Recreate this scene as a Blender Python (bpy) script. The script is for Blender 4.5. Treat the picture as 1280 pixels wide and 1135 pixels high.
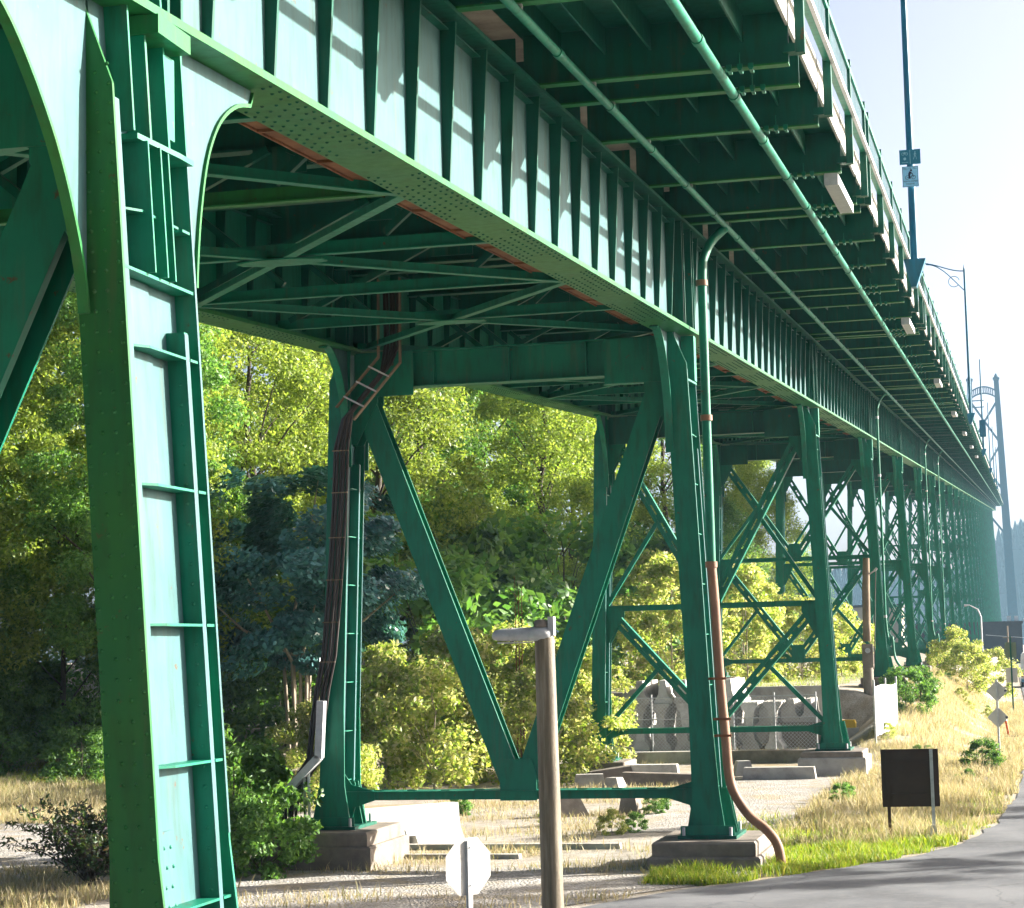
import bpy, math, random
import numpy as np
from mathutils import Vector, Matrix

# ------------------------------------------------------------------ scene, camera, light
for o in list(bpy.data.objects): bpy.data.objects.remove(o)
SC = bpy.context.scene
COL = SC.collection
R = math.radians

CAM_Z = 4.0
YAW, PIT, ROL = R(13.40), R(5.43), R(-1.425)
F_PX = 2600.0
cam = bpy.data.cameras.new('camera')
cam.sensor_fit = 'HORIZONTAL'; cam.sensor_width = 36.0
cam.lens = F_PX / 1280.0 * 36.0
cam.clip_start = 0.1; cam.clip_end = 6000
camo = bpy.data.objects.new('camera', cam); COL.objects.link(camo)
Fv = Vector((-math.sin(YAW)*math.cos(PIT), math.cos(YAW)*math.cos(PIT), math.sin(PIT)))
R0 = Vector((math.cos(YAW), math.sin(YAW), 0)); U0 = R0.cross(Fv)
Rv = R0*math.cos(ROL) + U0*math.sin(ROL); Uv = -R0*math.sin(ROL) + U0*math.cos(ROL)
camo.matrix_world = Matrix(((Rv.x, Uv.x, -Fv.x, 0), (Rv.y, Uv.y, -Fv.y, 0), (Rv.z, Uv.z, -Fv.z, CAM_Z), (0, 0, 0, 1)))
SC.camera = camo

SUN_EL, SUN_AZ = R(20.7), R(30.8)            # azimuth from +X (right) towards +Y (along the bridge)
to_sun = Vector((math.cos(SUN_EL)*math.cos(SUN_AZ), math.cos(SUN_EL)*math.sin(SUN_AZ), math.sin(SUN_EL)))
W = bpy.data.worlds.new('World'); SC.world = W; W.use_nodes = True
wn = W.node_tree.nodes; wl = W.node_tree.links
sky = wn.new('ShaderNodeTexSky'); sky.sky_type = 'NISHITA'; sky.sun_disc = False
sky.sun_elevation = SUN_EL; sky.sun_rotation = R(90) - SUN_AZ
sky.air_density = .34; sky.dust_density = 4.5; sky.ozone_density = .25
wl.new(sky.outputs[0], wn['Background'].inputs[0]); wn['Background'].inputs[1].default_value = 0.080
sl = bpy.data.lights.new('sun', 'SUN'); sl.energy = 5.0; sl.angle = R(0.5); sl.color = (1.0, 0.95, 0.86)
slo = bpy.data.objects.new('sun', sl); COL.objects.link(slo)
slo.rotation_euler = to_sun.to_track_quat('Z', 'Y').to_euler(); slo.location = to_sun*200
SC.view_settings.view_transform = 'Standard'; SC.view_settings.look = 'None'
SC.view_settings.exposure = 2.15; SC.view_settings.gamma = 1.0
SC.cycles.max_bounces = 4; SC.cycles.diffuse_bounces = 2; SC.cycles.glossy_bounces = 2; SC.cycles.transmission_bounces = 3; SC.cycles.transparent_max_bounces = 4
SC.cycles.use_adaptive_sampling = True; SC.cycles.adaptive_threshold = .025; SC.cycles.caustics_reflective = False; SC.cycles.caustics_refractive = False
SC.cycles.use_denoising = True
SC.cycles.volume_bounces = 0

# ------------------------------------------------------------------ materials
def lin(c): return (c[0], c[1], c[2], 1.0)
class NT:
    def __init__(s, name):
        s.m = bpy.data.materials.new(name); s.m.use_nodes = True
        s.t = s.m.node_tree; s.n = s.t.nodes; s.l = s.t.links
        s.b = s.n['Principled BSDF']; s.out = s.n['Material Output']
    def new(s, typ, **kw):
        n = s.n.new(typ)
        for k, v in kw.items(): setattr(n, k, v)
        return n
    def link(s, a, b): s.l.new(a, b)
    def pos(s, scale=(1,1,1)):
        g = s.new('ShaderNodeNewGeometry'); mp = s.new('ShaderNodeMapping'); mp.inputs['Scale'].default_value = scale
        s.link(g.outputs['Position'], mp.inputs[0]); return mp.outputs[0]
    def noise(s, scale, detail=4, rough=.55, vec=None, mscale=(1,1,1)):
        n = s.new('ShaderNodeTexNoise'); n.inputs['Scale'].default_value = scale
        n.inputs['Detail'].default_value = detail; n.inputs['Roughness'].default_value = rough
        s.link(vec or s.pos(mscale), n.inputs['Vector']); return n.outputs[0]
    def ramp(s, fac, stops):
        r = s.new('ShaderNodeValToRGB'); e = r.color_ramp.elements
        while len(e) < len(stops): e.new(.5)
        for i, (p, c) in enumerate(stops):
            e[i].position = p; e[i].color = lin(c) if len(c) == 3 else c
        s.link(fac, r.inputs[0]); return r.outputs[0]
    def mix(s, fac, a, b, mode='MIX'):
        m = s.new('ShaderNodeMix', data_type='RGBA', blend_type=mode)
        if isinstance(fac, (int, float)): m.inputs[0].default_value = fac
        else: s.link(fac, m.inputs[0])
        for v, i in ((a, 6), (b, 7)):
            if isinstance(v, tuple): m.inputs[i].default_value = lin(v)
            else: s.link(v, m.inputs[i])
        return m.outputs[2]
    def bump(s, h, dist, strength=.6):
        b = s.new('ShaderNodeBump'); b.inputs['Distance'].default_value = dist; b.inputs['Strength'].default_value = strength
        s.link(h, b.inputs['Height']); s.link(b.outputs[0], s.b.inputs['Normal'])
    def rough(s, fac, lo, hi):
        m = s.new('ShaderNodeMapRange'); m.inputs[3].default_value = lo; m.inputs[4].default_value = hi
        s.link(fac, m.inputs[0]); s.link(m.outputs[0], s.b.inputs['Roughness'])

def mat_paint(name, a, b, rust=0.0, r=(.32, .5), spec=.6, streak=.25, coat=None):
    t = NT(name)
    n1 = t.noise(1.3, 5, .6); n2 = t.noise(9, 4, .6, mscale=(1, 1, .18)); n3 = t.noise(45, 3)
    c = t.mix(t.ramp(n1, [(.35, (0, 0, 0)), (.65, (1, 1, 1))]), a, b)
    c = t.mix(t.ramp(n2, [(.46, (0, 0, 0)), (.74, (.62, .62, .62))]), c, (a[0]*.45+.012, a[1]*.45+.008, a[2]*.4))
    st_ = t.noise(7, 4, .6, mscale=(1.2, 1.2, .10)); c = t.mix(t.ramp(st_, [(.58, (0, 0, 0)), (.70, (streak, streak, streak))]), c, (.10, .085, .05))
    if rust > 0:
        c = t.mix(t.ramp(t.noise(5.5, 6, .7), [(.66-rust*.1, (0, 0, 0)), (.70, (.85, .85, .85))]), c, (.10, .045, .02))
    t.link(c, t.b.inputs['Base Color']); t.rough(n2, r[0], r[1]); t.b.inputs['Specular IOR Level'].default_value = spec
    if coat: t.b.inputs['Coat Weight'].default_value, t.b.inputs['Coat Roughness'].default_value, t.b.inputs['Coat IOR'].default_value = coat
    t.bump(n3, .002, .25)
    return t.m
def mat_noise(name, stops, scale=3, detail=6, r=(.7, .95), bump=.01, bscale=30, spec=.3, mscale=(1,1,1)):
    t = NT(name)
    n = t.noise(scale, detail, .65, mscale=mscale); c = t.ramp(n, stops)
    t.link(c, t.b.inputs['Base Color']); t.rough(n, *r); t.b.inputs['Specular IOR Level'].default_value = spec
    t.bump(t.noise(bscale, 5, .7), bump, .6)
    return t.m
def mat_flat(name, c, r=.6, metal=0.0, spec=.4):
    t = NT(name); n = t.noise(14, 4, .6)
    t.link(t.mix(t.ramp(n, [(.3, (0, 0, 0)), (.75, (.5, .5, .5))]), c, (c[0]*.6, c[1]*.6, c[2]*.6)), t.b.inputs['Base Color'])
    t.b.inputs['Roughness'].default_value = r; t.b.inputs['Metallic'].default_value = metal; t.b.inputs['Specular IOR Level'].default_value = spec
    return t.m
def mat_leaf(name, cols, trans=.5, tint=(1.35, 1.25, .35), rough=.45):
    t = NT(name)
    g = t.new('ShaderNodeNewGeometry'); oi = t.new('ShaderNodeObjectInfo')
    n = len(cols)
    c = t.ramp(g.outputs['Random Per Island'], [(i/max(1, n-1), cols[i]) for i in range(n)])
    hs = t.new('ShaderNodeHueSaturation'); mr = t.new('ShaderNodeMapRange')
    mr.inputs[3].default_value = .82; mr.inputs[4].default_value = 1.2; t.link(oi.outputs['Random'], mr.inputs[0])
    t.link(mr.outputs[0], hs.inputs['Value']); t.link(c, hs.inputs['Color'])
    t.link(hs.outputs[0], t.b.inputs['Base Color']); t.b.inputs['Roughness'].default_value = rough
    t.b.inputs['Specular IOR Level'].default_value = .35
    tr = t.new('ShaderNodeBsdfTranslucent'); t.link(t.mix(1.0, hs.outputs[0], tint, 'MULTIPLY'), tr.inputs[0])
    mx = t.new('ShaderNodeMixShader'); mx.inputs[0].default_value = trans
    t.link(t.b.outputs[0], mx.inputs[1]); t.link(tr.outputs[0], mx.inputs[2]); t.link(mx.outputs[0], t.out.inputs[0])
    return t.m

GREEN = mat_paint('bridge_green_paint', (.002, .145, .088), (.004, .185, .110), spec=.28, r=(.36, .55), rust=.06)
GREEN_LIT = mat_paint('bridge_green_sunlit', (.048, .122, .130), (.066, .150, .156), spec=.1, rust=.04, streak=.30, coat=(.10, .6, 1.6), r=(.40, .55))  # paler copy of the green: sun glare on lit steel put into the colour
GREEN_D = mat_paint('bridge_green_shade_rust', (.003, .080, .055), (.006, .105, .07), rust=.12, spec=.22)  # darker copy of the green with rust: underside shade put into the colour
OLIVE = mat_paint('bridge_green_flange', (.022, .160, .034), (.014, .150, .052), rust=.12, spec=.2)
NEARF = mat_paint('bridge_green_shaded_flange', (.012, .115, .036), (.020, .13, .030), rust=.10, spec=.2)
TOWERM = mat_paint('tower_haze_blue', (.001, .045, .085), (.002, .055, .10), spec=.15)  # green tower steel, with the blue of distant haze put into its colour
PALEG = mat_paint('picket_pale_sunlit', (.22, .36, .42), (.28, .42, .48), spec=.4)  # sunlit paleness of the pickets put into their colour
BLUEG = mat_paint('blue_green_paint', (.002, .10, .17), (.004, .13, .21), spec=.3)
RUSTM = mat_noise('rusty_steel', [(.3, (.10, .04, .02)), (.55, (.20, .085, .04)), (.8, (.27, .15, .08))], 4, bump=.004)
PIPE_B = mat_noise('brown_coated_pipe', [(.3, (.16, .08, .045)), (.6, (.26, .145, .085)), (.85, (.33, .22, .15))], 3, r=(.5, .75), bump=.002, mscale=(1, 1, .3))
CONC = mat_noise('weathered_concrete', [(.25, (.20, .185, .165)), (.5, (.36, .34, .305)), (.8, (.47, .45, .41))], 2.2, bump=.008)
CONC_D = mat_noise('dark_stained_concrete', [(.25, (.10, .085, .07)), (.55, (.20, .17, .14)), (.8, (.28, .25, .21))], 2.5, bump=.008)
CONC_W = mat_noise('pale_concrete', [(.25, (.33, .31, .28)), (.5, (.50, .485, .45)), (.8, (.62, .61, .58))], 3.5, bump=.010)
CONC_T = mat_noise('tan_soffit', [(.25, (.11, .08, .05)), (.55, (.21, .16, .105)), (.85, (.30, .24, .17))], 1.2, bump=.004)
t = NT('asphalt')
n1 = t.noise(.5, 5, .6); n2 = t.noise(6, 5, .7); n3 = t.noise(120, 3, .7)
c = t.ramp(n1, [(.35, (.085, .088, .095)), (.5, (.125, .13, .138)), (.65, (.17, .175, .182))])
c = t.mix(t.ramp(n2, [(.45, (0, 0, 0)), (.75, (.5, .5, .5))]), c, (.20, .195, .185))
vo = t.new('ShaderNodeTexVoronoi'); vo.feature = 'DISTANCE_TO_EDGE'; vo.inputs['Scale'].default_value = .32
wv = t.new('ShaderNodeVectorMath'); wv.operation = 'ADD'
nz = t.new('ShaderNodeTexNoise'); nz.inputs['Scale'].default_value = 1.3; nz.inputs['Detail'].default_value = 5; t.link(t.pos(), nz.inputs['Vector'])
t.link(t.pos(), wv.inputs[0]); t.link(nz.outputs['Color'], wv.inputs[1]); t.link(wv.outputs[0], vo.inputs['Vector'])
c = t.mix(t.ramp(vo.outputs['Distance'], [(.003, (.35, .35, .35)), (.010, (0, 0, 0))]), c, (.028, .028, .03))
c = t.mix(t.ramp(n3, [(.4, (.35, .35, .35)), (.6, (0, 0, 0))]), c, (.04, .04, .042))
t.link(c, t.b.inputs['Base Color']); t.rough(n2, .75, .95); t.b.inputs['Specular IOR Level'].default_value = .25; t.bump(n3, .006, .6); ASPH = t.m
GALV = mat_noise('galvanised_steel', [(.3, (.33, .34, .35)), (.6, (.45, .46, .47)), (.85, (.52, .53, .54))], 8, r=(.35, .6), bump=.001, spec=.6)
SIGNBACK = mat_noise('sign_back_aluminium', [(.3, (.42, .41, .39)), (.8, (.52, .51, .48))], 3, r=(.45, .6), bump=.0005, spec=.5)
BROWN = mat_noise('brown_sign_back', [(.3, (.030, .017, .012)), (.8, (.055, .03, .02))], 2.5, r=(.45, .65), bump=.001)
WOOD = mat_noise('weathered_tan_post', [(.28, (.045, .034, .02)), (.5, (.14, .112, .07)), (.72, (.28, .24, .175))], 16, r=(.45, .7), bump=.006, bscale=22, spec=.5, mscale=(1, 1, .06))
BARK = mat_noise('tree_bark', [(.25, (.03, .022, .015)), (.6, (.085, .068, .05)), (.85, (.16, .135, .10))], 7, bump=.015, mscale=(1, 1, .3))
BARK_P = mat_noise('pale_bark', [(.25, (.16, .13, .09)), (.6, (.33, .28, .21)), (.85, (.45, .41, .34))], 7, bump=.01, mscale=(1, 1, .3))
CABLE = mat_flat('dark_cable', (.028, .022, .02), .5)
WHITEP = mat_flat('white_paint', (.72, .73, .74), .5)
BLUEWH = mat_flat('pale_blue_sign_face', (.26, .62, .80), .5)
TEALSIGN = mat_flat('teal_sign_face', (.008, .17, .24), .5)
INK = mat_flat('sign_ink', (.02, .03, .07), .6)
INKL = mat_flat('sign_ink_pale', (.25, .50, .55), .6)
ORANGE = mat_flat('orange_plastic', (.62, .12, .02), .5)
YELLOW = mat_flat('yellow_paint', (.6, .38, .03), .5)
GREENSIGN = mat_flat('green_sign_back', (.13, .17, .10), .6)
GLASSY = mat_flat('dark_glass', (.02, .03, .04), .08, 0, .8)
TYRE = mat_flat('tyre_rubber', (.015, .015, .016), .85)
BLDG = mat_noise('dark_cladding', [(.3, (.045, .045, .05)), (.8, (.07, .07, .075))], .6, bump=.004)
BLDG_P = mat_noise('pale_cladding', [(.3, (.42, .36, .26)), (.8, (.52, .46, .36))], .6, bump=.004)
BLUEDOOR = mat_flat('blue_panel', (.08, .24, .38), .5)
LEAF_Y = mat_leaf('leaf_sunny', [(.13, .21, .035), (.23, .32, .055), (.36, .42, .11), (.17, .27, .05)], .55, (1.15, 1.15, .6))
LEAF_G = mat_leaf('leaf_mid_green', [(.06, .155, .038), (.11, .235, .052), (.185, .32, .08), (.085, .185, .048)], .5, (1.1, 1.15, .6))
LEAF_B = mat_leaf('leaf_blue_green', [(.03, .11, .09), (.07, .21, .20), (.12, .31, .32), (.045, .15, .125)], .25, (1.1, 1.2, .6), .28)
LEAF_D = mat_leaf('leaf_dark_evergreen', [(.012, .035, .018), (.02, .05, .022), (.03, .065, .028)], .2)
LEAF_BUSH = mat_leaf('leaf_bush', [(.17, .28, .035), (.29, .38, .06), (.44, .46, .16), (.54, .51, .30), (.22, .34, .05)], .55, (1.15, 1.12, .65))
LEAF_PURP = mat_leaf('leaf_buddleia', [(.05, .11, .04), (.08, .14, .06), (.12, .08, .11), (.07, .14, .045)], .4)
STRAW = mat_leaf('dry_grass_blades', [(.36, .29, .15), (.48, .40, .24), (.60, .53, .37), (.25, .27, .085), (.42, .34, .175)], .4, (1.05, 1.0, .8), .7)
GRASSG = mat_leaf('green_grass_blades', [(.12, .22, .02), (.19, .30, .03), (.27, .33, .04), (.42, .37, .15)], .45, (1.2, 1.2, .4), .6)
HILLF = mat_noise('far_conifer', [(.3, (.010, .026, .03)), (.8, (.018, .042, .05))], .05, r=(.95, 1.0), bump=.0, spec=0.0)

# ground: dirt and gravel with straw litter
t = NT('dirt_and_gravel')
n1 = t.noise(.35, 5, .6); n2 = t.noise(2.2, 6, .7); n3 = t.noise(28, 4, .7)
c = t.ramp(n2, [(.25, (.22, .19, .15)), (.5, (.36, .33, .28)), (.75, (.46, .43, .385))])
c = t.mix(t.ramp(n1, [(.46, (0, 0, 0)), (.60, (.8, .8, .8))]), c, (.30, .235, .12))
c = t.mix(t.ramp(n3, [(.35, (.55, .55, .55)), (.55, (0, 0, 0))]), c, (.10, .085, .06))
vo = t.new('ShaderNodeTexVoronoi'); vo.inputs['Scale'].default_value = 16; t.link(t.pos(), vo.inputs['Vector'])
c = t.mix(t.ramp(vo.outputs['Distance'], [(.0, (.5, .5, .5)), (.28, (0, 0, 0))]), c, (.42, .40, .37))
t.link(c, t.b.inputs['Base Color']); t.b.inputs['Roughness'].default_value = .95; t.b.inputs['Specular IOR Level'].default_value = .15
t.bump(n3, .04, .8); GROUND = t.m
t = NT('pale_gravel')
n2 = t.noise(1.6, 6, .7); vo = t.new('ShaderNodeTexVoronoi'); vo.inputs['Scale'].default_value = 22; t.link(t.pos(), vo.inputs['Vector'])
c = t.ramp(n2, [(.3, (.27, .25, .22)), (.55, (.42, .40, .37)), (.75, (.52, .505, .48))])
c = t.mix(t.ramp(t.noise(7, 5, .7), [(.5, (0, 0, 0)), (.62, (.7, .7, .7))]), c, (.22, .19, .14))
c = t.mix(t.ramp(t.noise(.9, 5, .7), [(.52, (0, 0, 0)), (.62, (.7, .7, .7))]), c, (.36, .29, .17))
c = t.mix(t.ramp(vo.outputs['Distance'], [(.05, (.6, .6, .6)), (.35, (0, 0, 0))]), c, (.5, .48, .45))
c = t.mix(t.ramp(t.noise(40, 3), [(.4, (.6, .6, .6)), (.55, (0, 0, 0))]), c, (.13, .12, .10))
t.link(c, t.b.inputs['Base Color']); t.b.inputs['Roughness'].default_value = .95; t.b.inputs['Specular IOR Level'].default_value = .15
t.bump(vo.outputs['Distance'], .03, .8); GRAVEL = t.m

# ------------------------------------------------------------------ mesh helpers
class MB:
    def __init__(s): s.v = []; s.f = []; s.sm = []
    def add(s, vs, fs, smooth=False):
        b = len(s.v); s.v += [tuple(p) for p in vs]; s.f += [tuple(i+b for i in q) for q in fs]; s.sm += [smooth]*len(fs); return s
    def hexa(s, b, t):
        return s.add(list(b)+list(t), [(3, 2, 1, 0), (4, 5, 6, 7), (0, 1, 5, 4), (1, 2, 6, 5), (2, 3, 7, 6), (3, 0, 4, 7)])
    def box(s, x0, x1, y0, y1, z0, z1):
        return s.hexa([(x0, y0, z0), (x1, y0, z0), (x1, y1, z0), (x0, y1, z0)], [(x0, y0, z1), (x1, y0, z1), (x1, y1, z1), (x0, y1, z1)])
    def bar(s, p, q, w, h, up=(0, 0, 1)):
        p, q = Vector(p), Vector(q); d = (q-p).normalized(); u = Vector(up)
        a = d.cross(u)
        if a.length < 1e-4: a = d.cross(Vector((1, 0, 0)))
        a.normalize(); b = a.cross(d).normalized(); a *= w/2; b *= h/2
        return s.hexa([p-a-b, p+a-b, p+a+b, p-a+b], [q-a-b, q+a-b, q+a+b, q-a+b])
    def prism(s, poly, axis, a, b):
        n = len(poly)
        def P(u, v, w):
            return {'x': (w, u, v), 'y': (u, w, v), 'z': (u, v, w)}[axis]
        vs = [P(u, v, a) for u, v in poly] + [P(u, v, b) for u, v in poly]
        fs = [tuple(range(n))[::-1], tuple(range(n, 2*n))] + [(i, (i+1) % n, (i+1) % n+n, i+n) for i in range(n)]
        return s.add(vs, fs)
    def tube(s, pts, r, n=10, caps=True):
        pts = [Vector(p) for p in pts]; m = len(pts)
        rs = r if isinstance(r, (list, tuple)) else [r]*m
        vs = []; prev = None
        for i, p in enumerate(pts):
            d = (pts[min(i+1, m-1)]-pts[max(i-1, 0)]).normalized()
            if prev is None:
                a = d.cross(Vector((0, 0, 1)))
                if a.length < 1e-3: a = d.cross(Vector((1, 0, 0)))
            else: a = prev - d*prev.dot(d)
            a.normalize(); prev = a; b = d.cross(a)
            for k in range(n):
                th = 2*math.pi*k/n; vs.append(p + (a*math.cos(th)+b*math.sin(th))*rs[i])
        fs = [(i*n+k, i*n+(k+1) % n, (i+1)*n+(k+1) % n, (i+1)*n+k) for i in range(m-1) for k in range(n)]
        s.add(vs, fs, True)
        if caps:
            b0 = len(s.v); s.v += [tuple(v) for v in vs[:n]] + [tuple(v) for v in vs[-n:]]
            s.f += [tuple(range(b0, b0+n))[::-1], tuple(range(b0+n, b0+2*n))]; s.sm += [False, False]
        return s
    def dome(s, c, nrm, r, h, n=6):
        c = Vector(c); d = Vector(nrm).normalized(); a = d.cross(Vector((.31, .2, .93))).normalized(); b = d.cross(a)
        vs = [c+(a*math.cos(2*math.pi*k/n)+b*math.sin(2*math.pi*k/n))*r for k in range(n)]
        vs += [c+(a*math.cos(2*math.pi*k/n)+b*math.sin(2*math.pi*k/n))*r*.6+d*h*.8 for k in range(n)]
        vs.append(c+d*h)
        fs = [(k, (k+1) % n, (k+1) % n+n, k+n) for k in range(n)] + [(k+n, (k+1) % n+n, 2*n) for k in range(n)]
        return s.add(vs, fs, True)
    def shear(s, k):
        s.v = [(x, y, z+k*y) for x, y, z in s.v]; return s
    def move(s, dx, dy, dz):
        s.v = [(x+dx, y+dy, z+dz) for x, y, z in s.v]; return s
    def rotz(s, a):
        c, q = math.cos(a), math.sin(a); s.v = [(x*c-y*q, x*q+y*c, z) for x, y, z in s.v]; return s
    def mesh(s, name, m):
        me = bpy.data.meshes.new(name); me.from_pydata(s.v, [], s.f)
        me.polygons.foreach_set('use_smooth', s.sm); me.materials.append(m); me.update(); return me

def obj(name, data, m=None, parent=None, loc=(0, 0, 0), rz=0.0):
    me = data.mesh(name, m) if isinstance(data, MB) else data
    o = bpy.data.objects.new(name, me); COL.objects.link(o); o.location = loc; o.rotation_euler = (0, 0, rz)
    if parent: o.parent = parent
    return o
def tag(o, label, cat=None, group=None, kind=None):
    o['label'] = label
    if cat: o['category'] = cat
    if group: o['group'] = group
    if kind: o['kind'] = kind
    return o
def thing(name, label, cat, loc=(0, 0, 0), group=None, rz=0.0):
    o = bpy.data.objects.new(name, None); COL.objects.link(o); o.location = loc; o.rotation_euler = (0, 0, rz)
    o.empty_display_size = .3
    return tag(o, label, cat, group)
def stuff(o): o['kind'] = 'stuff'; return o
def dup(root, loc, label, rz=None, group=None, scale=None):
    r = root.copy(); COL.objects.link(r); r.location = loc; r['label'] = label
    if rz is not None: r.rotation_euler = (0, 0, rz)
    if scale: r.scale = (scale,)*3 if isinstance(scale, (int, float)) else scale
    if group: r['group'] = group
    for ch in list(root.children):
        c = ch.copy(); COL.objects.link(c); c.parent = r
        for g in list(ch.children):
            d = g.copy(); COL.objects.link(d); d.parent = c
    return r
_o1 = ['', 'first', 'second', 'third', 'fourth', 'fifth', 'sixth', 'seventh', 'eighth', 'ninth', 'tenth', 'eleventh', 'twelfth', 'thirteenth',
       'fourteenth', 'fifteenth', 'sixteenth', 'seventeenth', 'eighteenth', 'nineteenth']
def ordinal(n):
    if n < 20: return _o1[n]
    t_ = {2: ('twentieth', 'twenty'), 3: ('thirtieth', 'thirty'), 4: ('fortieth', 'forty')}[n//10]
    return t_[0] if n % 10 == 0 else t_[1]+'-'+_o1[n % 10]
ORD = [ordinal(i) for i in range(1, 45)]

# ------------------------------------------------------------------ site levels
GZ = .30
def sstep(a, b, x):
    t = np.clip((x-a)/(b-a), 0, 1); return t*t*(3-2*t)
def gh(x, y):
    """ground height: flat yard, a retaining wall behind it, an embankment beside the road"""
    x = np.asarray(x, float); y = np.asarray(y, float)
    yard = sstep(80.0, 80.6, y); verge = sstep(58, 92, y)
    side = sstep(-6.6, -4.6, x)
    left = 1-sstep(-24, -17, x)
    up = yard*(1-side)*(1-left) + verge*side*(1-sstep(-4.2, -.9, x)) + sstep(62, 90, y)*left*(1-side)
    bank = 1.6*(1-sstep(-44, -27, x))
    return GZ + 2.0*up + bank
def g1(x, y): return float(gh(x, y))

# ground sheet
def grid_sheet(name, xs, ys, m, dz=0.0, hfun=gh):
    X, Y = np.meshgrid(xs, ys); Z = hfun(X, Y)+dz
    nx, ny = len(xs), len(ys)
    v = np.stack([X.ravel(), Y.ravel(), Z.ravel()], 1)
    i = np.arange(ny-1)[:, None]*nx + np.arange(nx-1)[None, :]
    f = np.stack([i, i+1, i+nx+1, i+nx], -1).reshape(-1, 4)
    me = bpy.data.meshes.new(name); me.from_pydata(v.tolist(), [], f.tolist()); me.materials.append(m)
    me.polygons.foreach_set('use_smooth', [True]*len(f)); me.update()
    return obj(name, me)
xs = np.concatenate([np.array([-2500, -1200, -600, -300, -150, -90, -70]), np.arange(-58, 26, 1.0), np.array([30, 45, 70, 120, 250, 600, 1200, 2500])])
ys = np.concatenate([np.array([-2500, -900, -300, -100, -30, 0]), np.arange(10, 79, 1.0), np.array([79.5, 80.0, 80.15, 80.3, 80.45, 80.6]), np.arange(82, 130, 1.5), np.array([140, 170, 220, 300, 420, 600, 900, 1300, 2000, 3500])])
ground = grid_sheet('ground', xs, ys, GROUND); tag(ground, 'dry earth and gravel ground under and around the bridge', kind='structure')

def strip(name, left, right, m, dz, n=6):
    """a sheet between two polylines of equal length, draped on the ground"""
    vs = []; fs = []
    for (a, b) in zip(left, right):
        for k in range(n+1):
            x = a[0]+(b[0]-a[0])*k/n; y = a[1]+(b[1]-a[1])*k/n; vs.append((x, y, g1(x, y)+dz))
    for i in range(len(left)-1):
        for k in range(n):
            q = i*(n+1)+k; fs.append((q, q+1, q+n+2, q+n+1))
    me = bpy.data.meshes.new(name); me.from_pydata(vs, [], fs); me.materials.append(m); me.update()
    o = obj(name, me); o['kind'] = 'structure'; return o
def dense(p, step=1.5):
    out = [p[0]]
    for a, b in zip(p, p[1:]):
        k = max(1, int(math.hypot(b[0]-a[0], b[1]-a[1])/step))
        out += [(a[0]+(b[0]-a[0])*i/k, a[1]+(b[1]-a[1])*i/k) for i in range(1, k+1)]
    return out
def edge_x(y):      # the road's left edge
    P = [(10, -9.5), (24, -8.4), (28, -7.1), (30, -6.0), (31.3, -5.4), (32.6, -4.5), (34.0, -3.5), (35.9, -2.35), (38.3, -1.25), (42.7, -.55), (50, -.10), (62, .15), (76, .30), (94, .42), (130, .45), (300, 0.2), (700, 0)]
    return float(np.interp(y, [p[0] for p in P], [p[1] for p in P]))
yr = [10, 16, 20, 24, 26] + list(np.arange(28, 44, .7)) + list(np.arange(44, 130, 2.0)) + [140, 170, 220, 300, 420, 600]
strip('road', [(edge_x(y)+.06*math.sin(y*3.1)+.05*math.sin(y*7.3), y) for y in yr], [(edge_x(y)+9.5, y) for y in yr], ASPH, .035, 8)['label'] = 'grey asphalt road curving in from the right'
yg = list(np.arange(27, 47, .7)) + list(np.arange(47, 60, 1.5))
strip('gravel_shoulder', [(edge_x(y)-.28-.16*math.sin(y*1.7)-.12*math.sin(y*4.1), y) for y in yg], [(edge_x(y)+.1, y) for y in yg], GROUND, .02, 3)['label'] = 'gravel shoulder along the road edge'
strip('gravel_yard', [(-13.2, y) for y in np.arange(28, 35.2, .8)], [(edge_x(y)-.5, y) for y in np.arange(28, 35.2, .8)], GRAVEL, .015, 6)['label'] = 'pale gravel apron in front of the second bent'
yy = np.arange(42, 60, 1.0)
strip('gravel_track', [(-8.4-.3*math.sin(y*.9), y) for y in yy], [(-4.6+.3*math.sin(y*1.3)+ .02*(y-42), y) for y in yy], GRAVEL, .015, 5)['label'] = 'pale gravel strip under the second span'
pl = dense([(-17.2, 30), (-18.4, 36.5), (-20.2, 42), (-22.0, 47)]); 
strip('footpath', [(x-2.1, y+1.2) for x, y in pl], [(x+1.0, y-.3) for x, y in pl], GRAVEL, .02, 4)['label'] = 'pale path at the left edge'

# ------------------------------------------------------------------ the bridge
S = .0564
XR, XL, XC = -5.5, -11.6, -8.55            # right web, left web, centre line
def zb(y): return 8.22 + S*(y-12.85)       # underside of the plate girders
L0, LS = 23.65, 24.6
YB = [12.30, 35.95] + [35.95+LS*i for i in range(1, 40)]

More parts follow.
